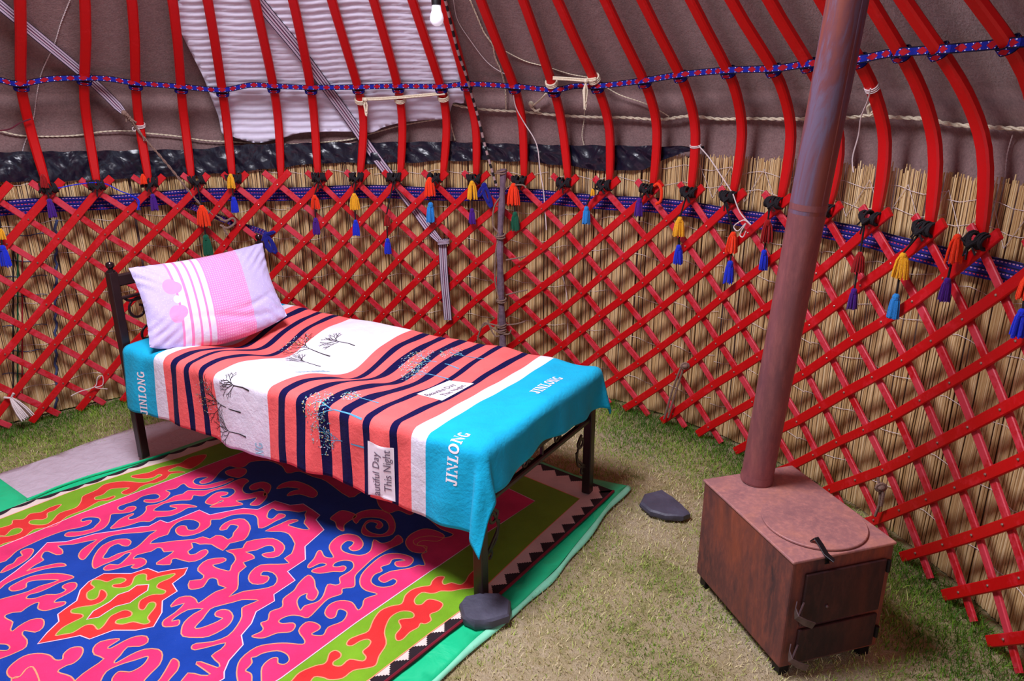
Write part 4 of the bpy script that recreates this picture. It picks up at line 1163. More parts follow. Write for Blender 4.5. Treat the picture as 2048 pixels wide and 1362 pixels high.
# rug thickness
n0 = len(base); V = [(x, y, RZ) for x, y in base] + [(x, y, .012) for x, y in base]
rug.add(V, [(i, i+n0, (i+1) % n0+n0, (i+1) % n0) for i in range(n0)], 1)
def along(P, pitch, depth, side, mat, lv, wob=0, zig=True):
    L = [0]
    for a, b in zip(P, P[1:]): L.append(L[-1] + math.dist(a, b))
    def at(l):
        for i in range(len(L)-1):
            if l <= L[i+1] or i == len(L)-2:
                t = (l-L[i])/(L[i+1]-L[i]); a, b = P[i], P[i+1]; d = ((b[0]-a[0])/(L[i+1]-L[i]), (b[1]-a[1])/(L[i+1]-L[i]))
                return (a[0]+(b[0]-a[0])*t, a[1]+(b[1]-a[1])*t), d
    l = 0
    z = RZ + lv*.0004
    while l < L[-1] - pitch*.5:
        (p0, d), (p1, _), (p2, _) = at(l), at(min(L[-1], l+pitch*.5)), at(min(L[-1], l+pitch))
        nx, ny = -d[1]*side, d[0]*side; e = .012
        if zig: # stepped tooth with a jagged edge
            ring = [p0, (p0[0]+nx*e, p0[1]+ny*e)]
            for j in range(1, 7):
                f_ = j/6; q = at(l + pitch*.5*f_)[0]; h = e + depth*f_; ring.append((q[0]+nx*(h-.006), q[1]+ny*(h-.006))); ring.append((q[0]+nx*h, q[1]+ny*h))
            for j in range(1, 7):
                f_ = 1-j/6; q = at(l + pitch*(1-.5*f_))[0]; h = e + depth*f_; ring.append((q[0]+nx*(h+.006), q[1]+ny*(h+.006))); ring.append((q[0]+nx*h, q[1]+ny*h))
            ring += [p2]
        else:
            ring = [p0, (p0[0]+nx*e*.7, p0[1]+ny*e*.7)] + [(at(l+pitch*j/6)[0][0]+nx*(e*.7+depth*math.sin(PI*j/6)), at(l+pitch*j/6)[0][1]+ny*(e*.7+depth*math.sin(PI*j/6))) for j in range(1, 6)] + [(p2[0]+nx*e*.7, p2[1]+ny*e*.7), p2]
        V2, F2 = fill(ring)
        rug.add([(p.x, p.y, z) for p in V2], [f if (V2[f[1]]-V2[f[0]]).cross(V2[f[2]]-V2[f[0]]) > 0 else tuple(reversed(f)) for f in F2], RM.index(mat))
        l += pitch
along(RIGHT, .082, .040, -1, 'rug_black', 1)
along([(-2.62, 2.26), (-2.40, 2.52), (-2.221, 2.76), (-2.16, 2.847), (-1.98, 3.016), (-1.806, 3.222), (-1.4, 3.67), (-1.0, 4.12)], .098, .022, -1, 'rug_black', 1, zig=False)
along([(-1.0, 4.12), (.46, 2.93)], .082, .04, -1, 'rug_black', 1)
# green border field, then the pink centre
GO_R = X('p 744 1362 860 1262 922 1227'); 
green = [(.30, 2.86), (.10, 2.56), (-.06, 2.31), (-.181, 2.116), (-.28, 2.0), (-.436, 1.806), (-.62, 1.60), (-.98, 1.20), (-2.52, 2.24), (-2.36, 2.47), (-2.184, 2.705), (-2.008, 2.937), (-1.785, 3.160), (-1.657, 3.263), (-1.3, 3.66), (-1.02, 3.98)]
layer(green, 'rug_green', 1.5, 'rug_orange', 1)
# red scrolls on the green border
SC_R = X('b 860 1362 930 1290 1060 1235 1130 1220 1160 1190 1180 1130 1230 1105 1275 1130 1270 1165 1215 1200 1215 1230 1280 1235 1350 1180 1460 1195 1490 1160 1460 1115 1510 1070 1530 1030 1500 1010 1440 1025 1370 1065 1325 1055 1350 1010 1430 975 1510 940 1550 850 1610 770 1700 730 1790 710 1820 640 1880 590 1960 565 2030 555; e 1500 1150 1560 1100 1640 1100 1615 1155 1640 1190 1720 1168 1820 1190 1880 1150 1920 1080 2000 1020 2060 1080 2040 1160 1960 1225 1830 1240 1720 1262 1600 1262; b 2080 618 2030 622 1960 615 1900 670 1910 715 1960 715 2000 680 2040 672 2110 690 2140 720 2100 770 2030 800 2040 850 1990 880 1950 875 1930 910 1860 950 1800 1010 1750 1020 1740 970 1785 910 1765 860 1790 840 1880 830 1895 800 1860 775 1780 775 1700 820 1660 890 1645 960 1660 1050 1600 1150 1570 1230 1490 1255 1380 1275 1290 1340 1180 1352 1130 1335 1050 1330 1000 1400 900 1500 780 1560 740 1500 790 1430')
layer(SC_R, 'rug_red', 2, 'rug_orange')
SC_L = X('c -60 1010 0 1000 130 960 150 910 270 900 340 840 470 820 560 770 680 732 690 745 620 800 540 830 535 880 480 905 400 905 340 920 335 950 400 965 520 960 600 910 680 830 860 770 920 700 940 640 1050 590 1110 560 1200 500 1400 470 1600 485 1700 470 1790 430 1840 400 1800 390 1740 425 1640 440 1510 430 1500 405 1640 380 1720 360 1830 310 2043 265; d 420 215 520 180 640 170 600 240 520 300 440 330 330 300 290 310 210 345 230 360 330 355 400 370 240 385 180 440 60 490 0 495; c 1600 530 1540 580 1440 620 1380 605 1400 580 1470 545 1400 545 1250 560 1170 620 1080 650 1090 680 1200 665 1290 635 1300 655 1220 690 1120 700 960 790 760 870 640 970 500 1000 380 1020 250 1120 60 1170 0 1195 -90 1200 -90 1120 0 1100 100 1095 220 1060 255 1015 200 1000 130 1020 60 1085 0 1085 -60 1090')
layer(SC_L, 'rug_red', 2, 'rug_orange')
pink = [(.10, 2.84), (-.10, 2.60), (-.281, 2.372), (-.312, 2.337), (-.536, 2.052), (-.714, 1.807), (-1.15, 1.32), (-2.42, 2.08), (-2.22, 2.30), (-2.048, 2.5), (-1.868, 2.745), (-1.575, 3.072), (-1.5, 3.167), (-1.2, 3.5), (-.9, 3.78)]
layer(pink, 'rug_pink', 3, 'rug_white', 1)
# outer blue ring
RING = X('c -80 1420 80 1362 190 1265 340 1190 530 1105 740 1030 890 1000 1000 965 1040 925 1010 915 935 930 925 905 1000 880 1110 885 1140 920 1090 975 1040 1015 900 1045 780 1050 735 1085 780 1100 900 1090 1060 1050 1170 1010 1230 950 1250 890 1270 845 1400 835 1500 815 1545 775 1520 755 1450 765 1400 800 1345 795 1345 760 1420 730 1540 690 1600 650 1680 625 1770 615 1815 640 1790 670 1720 680 1650 680 1640 705 1740 715 1860 680; d 222 620 218 595 180 575 290 555 345 515 390 500 440 540 540 558 700 545 850 500 950 450 900 440 860 460 740 490 640 516 540 513 490 480 520 440 590 425 660 425 600 455 565 480 600 500 690 475 740 430 800 360 900 300 1000 320 1080 300 1150 250 1350 240 1500 300 1560 380 1700 360 1850 420 2000 470; e 560 200 700 140 850 190 900 300 1000 380 1120 350 1250 400 1330 360 1480 460 1600 560 1740 620 1640 660 1500 640 1380 650 1290 690 1310 740 1400 760 1440 820 1380 850 1420 960; b 1960 388 1930 385 1860 410 1740 430 1690 440 1610 480 1600 510 1640 532 1680 518 1720 500 1750 520 1720 555 1640 572 1570 560 1530 520 1560 465 1625 435 1615 400 1685 375 1710 338 1770 330 1820 345 1745 355 1735 380 1770 400 1850 390 1890 345 1860 310 1750 285 1640 300 1530 380 1450 470 1440 550 1490 600 1585 630 1480 670 1460 730 1420 765 1370 700 1270 685 1180 720 1140 790 1180 835 1230 820 1250 765 1290 760 1330 790 1290 860 1170 910 1130 975 1060 980 1030 965 1090 930 1100 900 1050 870 980 870 920 940 970 1020 950 1055 820 1045 700 1050 560 1080 430 1180 395 1290 410 1400 420 1600; p 300 1500 -200 1450 -260 1200')
layer(RING, 'rug_blue', 4, 'rug_orange')
# pink islands inside the ring
P1 = X('b 1680 250 1560 320 1470 400 1400 470 1395 520 1385 570 1290 585 1280 630 1170 670 1080 755 1000 830 930 815 860 810 790 830 750 860 780 880 870 875 890 905 850 950 740 960 630 1000 560 1000 525 985 600 950 620 920 600 875 660 850 680 780 780 740 790 670 880 600 920 540 1000 470 1050 510 1060 570 1085 620 1050 680 1000 675 985 650 990 625 930 650 905 700 935 770 970 730 1080 695 1130 640 1165 550 1230 555 1270 540 1265 500 1280 480 1350 440 1385 400 1370 355 1300 345 1230 365 1210 395 1250 400 1300 392 1320 410 1290 440 1210 440 1100 455 1030 440 1060 415 1140 392 1150 375 1100 370 1010 410 1000 385 1050 330 1080 270 1110 265 1140 315 1215 320 1180 250 1190 200 1250 145 1330 122 1420 140 1465 200 1440 250 1380 265 1345 240 1370 220 1385 190 1330 180 1280 220 1290 265 1370 295 1460 300 1530 260 1555 170 1620 200 1700 180 1760 130 1800 190')
layer(P1, 'rug_pink', 5, 'rug_orange')
P2 = X('c 1660 765 1690 748 1780 735; d 100 725 190 690 280 640 370 618 410 590 450 578 600 578 720 560 860 520 960 470 1060 440 1120 470 1075 510 1048 560 1070 602 1130 615 1220 592 1300 590 1330 640 1290 700 1230 745 1150 745 1145 725 1190 690 1210 655 1150 668 1060 685 980 692 1010 712 1035 720 1040 742 850 765 700 768 690 755 760 725 830 700 810 690 720 735 640 725 640 690 720 620 800 592 880 600 870 625 800 645 830 662 900 650 965 600 950 560 880 550 780 565 690 595 600 640 500 630 480 660 455 685 330 690 200 715 130 740 40 805 190 812 270 798 305 778 235 762 240 745 320 735 420 735 500 750 530 765 430 775 340 825 230 865 80 880; c 1770 885 1700 930 1600 930 1420 985 1260 1010 1300 960 1370 900 1500 840 1510 855 1460 885 1475 907 1540 895 1620 850 1660 800')
layer(P2, 'rug_pink', 5, 'rug_orange')
P7 = X('a 5 450 60 392 115 368 150 325 190 305 175 272 215 250 260 245 285 265 240 330 150 390 70 430')
layer(P7, 'rug_pink', 5, 'rug_orange')
P8 = X('e 345 445 400 480 420 540 460 575 500 580 500 520 560 470 640 420 600 380 480 350 400 390')
layer(P8, 'rug_pink', 5, 'rug_orange')
P9 = X('e 640 500 700 440 860 430 980 470 1010 560 940 620 830 610 760 570 740 520 800 480 880 500 860 540 900 560 940 520 900 470 780 460 720 520 700 600 760 640 900 650 1050 620 1080 500 1010 380 860 340 700 360 600 430')
layer(P9, 'rug_pink', 5, 'rug_orange')
P10 = X('e 1200 700 1260 620 1400 560 1540 580 1640 640 1560 700 1400 690 1330 740 1440 760 1400 830 1280 820 1220 770')
layer(P10, 'rug_pink', 5, 'rug_orange')
P11 = X('d 860 360 960 330 1080 330 1090 380 1020 430 960 430 880 400; ') if False else X('d 860 360 960 330 1080 330 1090 380 1020 430 960 425 880 400')
layer(P11, 'rug_pink', 5, 'rug_orange')
P12 = X('d 1130 540 1180 500 1290 480 1370 520 1350 600 1290 640 1300 580 1260 550 1200 570 1150 570')
layer(P12, 'rug_pink', 5, 'rug_orange')
P13 = X('d 1440 560 1500 500 1640 470 1800 520 1900 600 1850 660 1700 620 1560 640 1600 590 1700 560 1560 540')
layer(P13, 'rug_pink', 5, 'rug_orange')
B3 = X('b 600 1500 605 1362 610 1250 680 1180 740 1170 745 1215 800 1225 840 1190 820 1140 740 1110 620 1130 560 1160 520 1170 525 1210 500 1245 470 1280 520 1310 520 1400 510 1500')
layer(B3, 'rug_blue', 5, 'rug_orange')
# the pink diamond
DIA = X('a -10 540 130 440 280 320 350 248 400 195; c 750 1160 900 1120 1080 1070 1330 1035 1600 990 1690 985 1820 915 1900 945; d 220 940 560 800 680 855 800 830 1060 780 1220 795 1420 695 1590 745 1740 730 1850 800 1930 860 1885 910 1975 1025 1760 1215 1765 1362; b 960 350 825 440 890 515 710 635 715 690 560 780 520 880 435 980 450 1060 330 1195 290 1290 290 1345 200 1400; p 330 1430 -150 1480 -260 1260 -120 1190')
layer(DIA, 'rug_pink', 6, 'rug_white', 1)
MAIN = X('a 820 172 690 195 620 210 490 222 525 255 530 290 480 300 410 270 370 280 350 320 370 345 300 385; f 600 270 700 230 980 160 1300 90 1450 95 1500 135 1470 155 1200 185 900 250 600 350 300 470 100 580 0 670 -300 800 -300 1000 0 910 330 820 640 730 900 610 1150 540 1290 490 1330 470 1250 460 950 465 720 490 620 530 600 580 590 640 450 700 280 720 210 670 250 610 450 500 700 390 1000 335 1300 320 1550 350 1680 400 1600 450 1350 530 1150 630 900 740 700 790 630 830 600 875 640 895 820 880 1060 800 1270 800 1430 750 1500 690 1430 650 1430 600 1550 540 1700 525 1750 580 1700 680 1500 800 1300 900 1235 970 1300 975 1470 960 1490 1000 1430 1050 1250 1110 1050 1165 920 1150 860 1100 890 990 840 980 700 1040 560 1130 480 1190 300 1205 140 1260 110 1310; a 67 846 110 870 90 930 110 945 160 905 260 850 350 840 375 870 360 920 300 955 210 940 190 975 230 1020 220 1080 150 1120 0 1180 -220 1230 -220 1500 60 1500 100 1345 170 1330 220 1270 280 1250 330 1350 400 1500 600 1480 640 1362 770 1260 880 1180 800 1145 790 1090 850 1035 980 1010 1010 1020 915 1080 940 1090 1050 1030 1150 990 1240 990 1250 1040 1180 1075 1080 1080 1020 1150 970 1200 985 1215 1100 1150 1220 1100 1340 1100 1375 1150 1350 1230 1280 1300 1200 1400 1310 1400 1400 1280 1450 1190 1480 1180 1515 1210 1500 1280 1400 1400 1510 1400 1590 1300 1700 1320 1780 1310 1660 1225 1700 1205 1840 1255 1855 1220 1790 1155 1870 1100 1910 1045 1800 1070 1650 1105 1620 1080 1660 1050 1800 1035 1930 985; b 400 900 440 820 440 750 500 720 580 685 520 680 440 680 370 700 250 730 170 760 110 840 40 915 90 920 200 880 260 850 275 835 220 820 215 790 260 765 330 770 365 820 340 880 280 930 160 990 60 1000; a 1550 990 1535 940 1560 870 1640 800 1720 755 1590 765 1480 830 1455 862 1510 850 1520 870 1500 900 1400 910 1375 890 1390 850 1480 790 1560 710 1450 742 1460 710 1520 660 1610 650 1660 680 1680 710 1760 655 1830 610 1915 580 1850 555 1840 510 1800 495 1760 510 1720 570 1650 590 1600 585 1605 520 1700 510 1725 475 1675 435 1690 390 1760 340 1890 325 1910 350 1850 375 1800 385 1830 410 1900 430 1945 435 1960 390 1995 340 1970 290 1912 265; b 400 250 450 240 480 190 600 165 700 160 780 200 800 250 750 310 660 325 610 300 640 285 715 270 700 225 640 225 560 260 470 275 520 295 545 330 450 365 475 400 415 450 408 520 400 590 330 655 450 610 600 590 710 560 740 500 700 450 620 440 600 475 660 480 665 510 620 545 530 545 495 500 520 440 600 385 740 380 840 370 800 330 860 290 885 220; d 1640 1170 1580 1075 1480 1045 1310 1040 1480 960 1580 915 1660 910 1680 925 1600 955 1570 975 1650 1000 1730 1020 1810 1020 1750 950 1770 900 1760 850 1780 810 1690 825 1560 805 1440 805 1400 780 1350 810 1330 860 1335 890 1380 905 1420 880 1460 845 1525 850 1530 880 1420 930 1320 988 1235 1005 1225 900 1180 855 1060 845 920 860 800 905 695 910 690 960 660 1000 560 1060 430 1095 340 1090 295 1050 300 1010 350 980 410 985 430 1025 500 1030 550 1000 565 950 500 915 400 910 300 950 230 1020 200 1080 100 1110 0 1185 300 1150 500 1135 600 1105 680 1130 750 1090 830 1100 885 1135 940 1100 950 1060 1000 1000 990 975 910 970 870 1020 800 1030 800 1000 850 950 950 910 1070 905 1135 980 1128 1050 1070 1140 905 1180 830 1262 700 1190 570 1190 520 1172; a 1620 200 1630 240 1590 270 1610 300 1660 290 1690 270 1740 255 1760 280 1700 335 1600 360 1490 330 1450 345 1440 382 1325 380 1350 350 1420 310 1470 268 1390 275 1370 245 1330 240 1280 270 1160 300 1130 335 1190 325 1235 345 1230 380 1160 415 1110 405 1140 380 1050 400 960 425 890 430 880 410 930 380 1000 385 1050 350 1110 285 1060 290 1000 332 870 385 810 415 785 400 785 350 810 290 870 220 970 175 1070 165 1110 190 1085 225 1035 222 1000 205 930 235 900 280 870 325 920 328 1000 290 1120 255 1190 210 1270 130 1326 92 1200 110 1050 120 920 145 830 200 770 270 720 332 690 340 665 310 690 260 760 210')
layer(MAIN, 'rug_blue', 7, 'rug_orange', 2)
PB = X('a 60 1300 90 1240 200 1160 320 1135 420 1150 470 1190 530 1185 540 1140 600 1090 680 1080 705 1110 680 1170 620 1220 560 1240 490 1290 600 1330 640 1400 600 1500 360 1500 330 1350 280 1250 220 1270 170 1330 100 1345')
layer(PB, 'rug_pink', 8, 'rug_orange')
PBa = X('a -40 1050 0 1055 60 1060 85 1085 60 1110 0 1110 -40 1105')
layer(PBa, 'rug_blue', 8, 'rug_orange')
PCi = X('a 850 1400 900 1290 1020 1230 1150 1190 1250 1160 1240 1200 1190 1250 1110 1290 1060 1290 1000 1292 950 1350 940 1420')
layer(PCi, 'rug_blue', 8, 'rug_orange')
SL = X('a 230 440 400 390 480 372 550 378 540 392 400 408 300 428')
# medallion
MED = X('a 320 1055 400 960 500 865 490 805 550 760 650 690 680 600 750 530 880 460 1000 460 1110 460 1250 415 1340 450 1440 430 1590 410 1560 470 1460 545 1500 610 1375 690 1370 790 1300 910 1150 940 960 940 760 1015 680 985 560 1010')
layer(MED, 'rug_red', 9, 'rug_white', 1)
MG = X('a 470 985 530 920 620 870 700 830 690 805 610 795 610 765 700 740 780 730 860 700 905 650 890 610 850 600 830 660 780 685 740 670 740 620 800 580 770 550 790 515 850 515 910 530 980 500 1050 500 1065 520 1020 545 960 555 960 575 1040 580 1110 555 1140 490 1190 465 1240 470 1245 520 1330 490 1480 460 1440 500 1350 540 1330 580 1400 605 1380 635 1290 640 1200 680 1175 720 1180 760 1220 765 1260 710 1310 705 1315 745 1250 830 1270 870 1220 890 1130 870 1040 890 980 880 1000 850 1100 825 1115 790 1060 770 980 800 930 830 880 900 830 935 790 895 720 900 620 960 540 975')
layer(MG, 'rug_green', 10, 'rug_orange')
MC = X('a 735 850 790 780 870 735 930 700 1000 640 1090 610 1160 560 1260 555 1250 605 1180 650 1100 710 980 740 900 790 840 830')
layer(MC, 'rug_red', 11, 'rug_white', 1)
rg = rug.build('felt_rug', [MAT[k] for k in RM], angle=0)
tag(rg, 'pink and blue felt rug with curling patterns, green and red border, under the bed', 'rug')
mb = MB(); mb.tube([(x, y, RZ-.001) for x, y in catmull(RIGHT, 4)], .006, 6); mb.build('edge_cord', MAT['rug_maroon'], rg)

# ------------------------------------------------------------------ bed
bedr = empty('bed_frame', BO, 0); tag(bedr, 'single bed with dark brown metal frame standing on the rug', 'bed')
def BL(s, t, z): return BU*s + BV*t + BZ*z
AX = (BU, BV, BZ)
FZ = .022
def post(s, t, z1, name='post', fin=False):
    mb = MB(); c_ = BL(s, t, (z1+FZ)/2); mb.box(c_.x, c_.y, c_.z, .040, .040, z1-FZ, 0, AX)
    o = mb.build(name, MAT['dark_metal'], bedr, smooth=False, bevel=.004)
    if fin:
        mb = MB(); mb.lathe([(.019, 0), (.020, .006), (.012, .010), (.010, .016), (.016, .022), (.019, .030), (.018, .038), (.013, .045), (.001, .049)], BL(s, t, z1-.001), 20); mb.build('finial', MAT['finial'], o)
    return o
s0, s1, t0, t1 = .0, L_, 0.0, W_
post(s0, t0, .48); post(s0, t1, .48); post(s1, t0, .965, fin=True); post(s1-.01, t1-.02, .965, fin=True)
def bar(name, a, b, w, h, par=bedr, n=8, arch=0):
    mb = MB(); P = [BL(*a).lerp(BL(*b), i/n) + BZ*(arch*math.sin(PI*i/n)) for i in range(n+1)]
    mb.tube(P, 1, up=BZ, flat=(w, h)); return mb.build(name, MAT['dark_metal'], par)
for t in (t0, t1): bar('side_rail', (s0, t, .385), (s1, t, .385), .03, .05)
bar('foot_rail', (s0, t0, .455), (s0, t1, .455), .028, .032); bar('foot_rail', (s0, t0, .385), (s0, t1, .385), .026, .022)
bar('head_rail', (s1, t0, .92), (s1-.01, t1-.02, .92), .028, .055, arch=.0)
bar('head_rail', (s1, t0, .50), (s1, t1, .50), .026, .026)
bar('head_rail', (s1, t0, .835), (s1, t1, .835), .018, .014)
for i in range(9): bar('bed_slat', (.12 + i*.22, t0, .40), (.12 + i*.22, t1, .40), .05, .012)
def scroll(name, s, c, turns, r0, r1, a0, sgn, tail, par=bedr):
    """flat iron scroll in the plane of the bed end; c = (t, z)"""
    P = []
    for i in range(int(26*turns)+1):
        f = i/(26*turns); a = a0 + sgn*2*PI*turns*f; r = r0 + (r1-r0)*f
        P.append((c[0] + r*math.cos(a), c[1] + r*math.sin(a)))
    P += catmull([P[-1]] + tail, 5)[1:]
    mb = MB(); mb.tube([BL(s, a, b) for a, b in P], 1, up=BU, flat=(.012, .007)); return mb.build(name, MAT['dark_metal'], par)
# foot end scrolls: an S beside each post below the rail and small ones between the rails
for sg, tb in ((1, t0), (-1, t1)):
    f_ = lambda x: tb + sg*x
    scroll('scroll', s0, (f_(.080), .305), .8, .012, .032, PI/2, sg, [(f_(.075), .335), (f_(.115), .25), (f_(.075), .20), (f_(.045), .175)])
    scroll('scroll', s0, (f_(.055), .155), .7, .010, .026, -PI/2, sg, [(f_(.10), .20), (f_(.12), .27)])
for tt in (.12, .30, .55, .73): scroll('scroll', s0, (tt, .420), 1.1, .006, .022, 0, 1, [(tt+.035, .405)])
bar('foot_stile', (s0, .43, .39), (s0, .43, .46), .014, .010)
# headboard scrolls
for sg, tb in ((1, t0), (-1, t1)):
    f_ = lambda x: tb + sg*x
    scroll('scroll', s1, (f_(.100), .765), 1.05, .020, .058, PI*.4 if sg > 0 else PI*.6, -sg, [(f_(.06), .815), (f_(.035), .84)])
    scroll('scroll', s1, (f_(.14), .64), .6, .02, .05, 0, sg, [(f_(.25), .60), (f_(.40), .72)])
mb = MB(); mb.tube([BL(s1, .06, .50), BL(s1, .10, .58), BL(s1, .20, .70), BL(s1, .36, .82)], 1, up=BU, flat=(.012, .007)); mb.build('scroll', MAT['dark_metal'], bedr)

# mattress
mb = MB(); nx, ny = 24, 14; V = []; F = []
for s_ in (0, 1):
    for i in range(nx+1):
        for j in range(ny+1):
            s = .03 + (L_-.08)*i/nx; t = .02 + (W_-.04)*j/ny
            V.append(BO + BL(s, t, .408 if s_ == 0 else min(top_h(s, t)-.022, .60)))
N1 = (nx+1)*(ny+1); ix = lambda s_, i, j: s_*N1 + i*(ny+1) + j
for i in range(nx):
    for j in range(ny):
        F.append((ix(1, i, j), ix(1, i, j+1), ix(1, i+1, j+1), ix(1, i+1, j))); F.append((ix(0, i, j), ix(0, i+1, j), ix(0, i+1, j+1), ix(0, i, j+1)))
for i in range(nx):
    F.append((ix(0, i, 0), ix(1, i, 0), ix(1, i+1, 0), ix(0, i+1, 0))); F.append((ix(0, i, ny), ix(0, i+1, ny), ix(1, i+1, ny), ix(1, i, ny)))
for j in range(ny):
    F.append((ix(0, 0, j), ix(0, 0, j+1), ix(1, 0, j+1), ix(1, 0, j))); F.append((ix(0, nx, j), ix(1, nx, j), ix(1, nx, j+1), ix(0, nx, j+1)))
mb.add(V, F); tag(mb.build('mattress', MAT['mattress'], bevel=.012), 'dark red mattress under the striped blanket', 'mattress')

# blanket
PINK = srgb(255, 108, 106); NAVY = srgb(14, 10, 66); WHT = srgb(240, 234, 246); BLUE = srgb(26, 180, 222)
m = NT('striped_blanket'); U, Vv = m.uv()
st = [(0, BLUE), (.195, WHT), (.262, PINK), (.328, NAVY), (.358, PINK), (.455, NAVY), (.485, PINK), (.553, NAVY), (.600, PINK), (.663, NAVY), (.710, PINK), (.785, NAVY), (.832, PINK), (.890, NAVY), (.935, PINK), (.993, WHT), (1.335, PINK), (1.395, NAVY), (1.430, PINK), (1.495, NAVY), (1.532, PINK), (1.590, NAVY), (1.628, PINK), (1.678, WHT), (1.748, BLUE)]
c = m.ramp(m.math('DIVIDE', U, 2.1), [(p/2.1, col) for p, col in st], 'CONSTANT')
v = m.coord(); n2 = m.noise(60, 5, .7, v); n1 = m.noise(9, 4, .6, v, .6)
c = m.mix(1.0, c, m.ramp(n1, [(.35, (.86, .86, .88)), (.7, (1, 1, 1))]), 'MULTIPLY')
m.bump(m.math('ADD', m.math('MULTIPLY', n2, .5), n1), .45, .012)
MAT['blanket'] = m.fin(c, .85, 0, .1, .04)
MAT['ink_black'] = simple('printed_black', srgb(34, 28, 30), .85, .1, 60)
MAT['ink_white'] = simple('printed_white', srgb(238, 228, 236), .85, .05, 60)
MAT['ink_grey'] = simple('printed_grey', srgb(108, 92, 110), .85, .05, 60)
MAT['ink_blue'] = simple('printed_blue', srgb(84, 160, 196), .85, .1, 60)
MAT['ink_pale_blue'] = simple('printed_pale_blue', srgb(160, 206, 224), .85, .1, 60)
MAT['ink_teal'] = simple('printed_teal', srgb(60, 170, 150), .85, .1, 60)
MAT['ink_yellow'] = simple('printed_yellow', srgb(226, 206, 120), .85, .1, 60)
BM = [MAT['blanket'], MAT['ink_black'], MAT['ink_white'], MAT['ink_grey'], MAT['ink_blue'], MAT['ink_pale_blue'], MAT['ink_teal'], MAT['ink_yellow']]
def hem_far(p): return W_ + .16
def B3d(p, q, off=0.0):
    s, t, z = bl(p, q); P = BO + BL(s, t, z)
    # creases
    f = min(1, max(0, -q/.1)) if q < 0 else .5
    P += BV*(-.004*math.sin(p*38 + q*9)*f*(1 if q < 0 else 0)) + BZ*(.0025*math.sin(p*27+q*13)*math.sin(q*19+1))
    if off:
        e = .004; a = B3d(p+e, q) - B3d(p-e, q); b = B3d(p, q+e) - B3d(p, q-e); nn = b.cross(a).normalized()
        ref = P - (BO + BL(1.0, W_/2, .3))
        if nn.dot(ref) < 0: nn = -nn
        P = P + nn*off
    return P
ps = [-.19 + .0125*i for i in range(int((2.01+.19)/.0125)+1)]
qs = [-.335 + .0125*i for i in range(int((W_+.17+.335)/.0125)+1)]
V = []; UV = []; F = []
for p in ps:
    for q in qs:
        # the foot edge hangs lower towards the corners, the near hem waves a little
        pp = p; qq = q
        if p < -.004: pp = -.004 + (p+.004)*(1.0 if True else 1) * (.86 + .30*abs(min(max(q, 0), W_)/W_ - .45)*1.2)
        if q < 0: qq = q*(.97 + .025*math.sin(p*6))
        V.append(B3d(pp, qq)); UV.append((max(pp, 0.001), qq))
nq = len(qs)
for i in range(len(ps)-1):
    for j in range(nq-1): F.append((i*nq+j, i*nq+j+1, (i+1)*nq+j+1, (i+1)*nq+j))
mb = MB(); mb.add(V, F)
blanket = mb.build('blanket', BM[0], uvs=UV, angle=0)
bm = bmesh.new(); bm.from_mesh(blanket.data); bmesh.ops.recalc_face_normals(bm, faces=bm.faces); 
top_f = max(bm.faces, key=lambda f: f.calc_center_median().z)
if top_f.normal.z < 0: bmesh.ops.reverse_faces(bm, faces=bm.faces)
bm.to_mesh(blanket.data); bm.free()
md = blanket.modifiers.new('thickness', 'SOLIDIFY'); md.thickness = .006; md.offset = 0
tag(blanket, 'coral, navy, white and turquoise striped blanket with tree prints draped over the bed', 'blanket')
# prints, laid on the cloth
pm = MB()
OFF = .0042
def pr_poly(pts, mi, off=OFF, step=.012):
    V2, F2 = fill(pts, step)
    pm.add([B3d(x.x, x.y, off) for x in V2], F2, mi)
def pr_line(pts, w, mi, off=OFF):
    n_ = len(pts); V = []; F = []
    for i, (x, y) in enumerate(pts):
        a = pts[max(i-1, 0)]; b = pts[min(i+1, n_-1)]; dx, dy = b[0]-a[0], b[1]-a[1]; l = math.hypot(dx, dy) or 1
        ww = w[i] if isinstance(w, list) else w
        V += [B3d(x - dy/l*ww/2, y + dx/l*ww/2, off), B3d(x + dy/l*ww/2, y - dx/l*ww/2, off)]
    for i in range(n_-1): F.append((2*i, 2*i+1, 2*i+3, 2*i+2))
    pm.add(V, F, mi)
def pr_text(txt, size, org, mi, bold=0.0, off=OFF, sx=1.0, cuts=1):
    """letters run across the bed (+q), tops towards the head (+p)"""
    cu = bpy.data.curves.new('t', 'FONT'); cu.body = txt; cu.size = size; cu.offset = bold; cu.resolution_u = 3
    ob = bpy.data.objects.new('t', cu); scene.collection.objects.link(ob); bpy.context.view_layer.update()
    me = bpy.data.meshes.new_from_object(ob.evaluated_get(bpy.context.evaluated_depsgraph_get()))
    bm = bmesh.new(); bm.from_mesh(me); bmesh.ops.triangulate(bm, faces=bm.faces)
    for _ in range(cuts):
        es = [e for e in bm.edges if e.calc_length() > .008]
        if es: bmesh.ops.subdivide_edges(bm, edges=es, cuts=1); bmesh.ops.triangulate(bm, faces=bm.faces)
    bm.verts.ensure_lookup_table()
    V = [B3d(org[0] + v_.co.y, org[1] + v_.co.x*sx, off) for v_ in bm.verts]; F = [tuple(v_.index for v_ in f.verts) for f in bm.faces]
    pm.add(V, F, mi); bm.free(); bpy.data.objects.remove(ob); bpy.data.curves.remove(cu); bpy.data.meshes.remove(me)
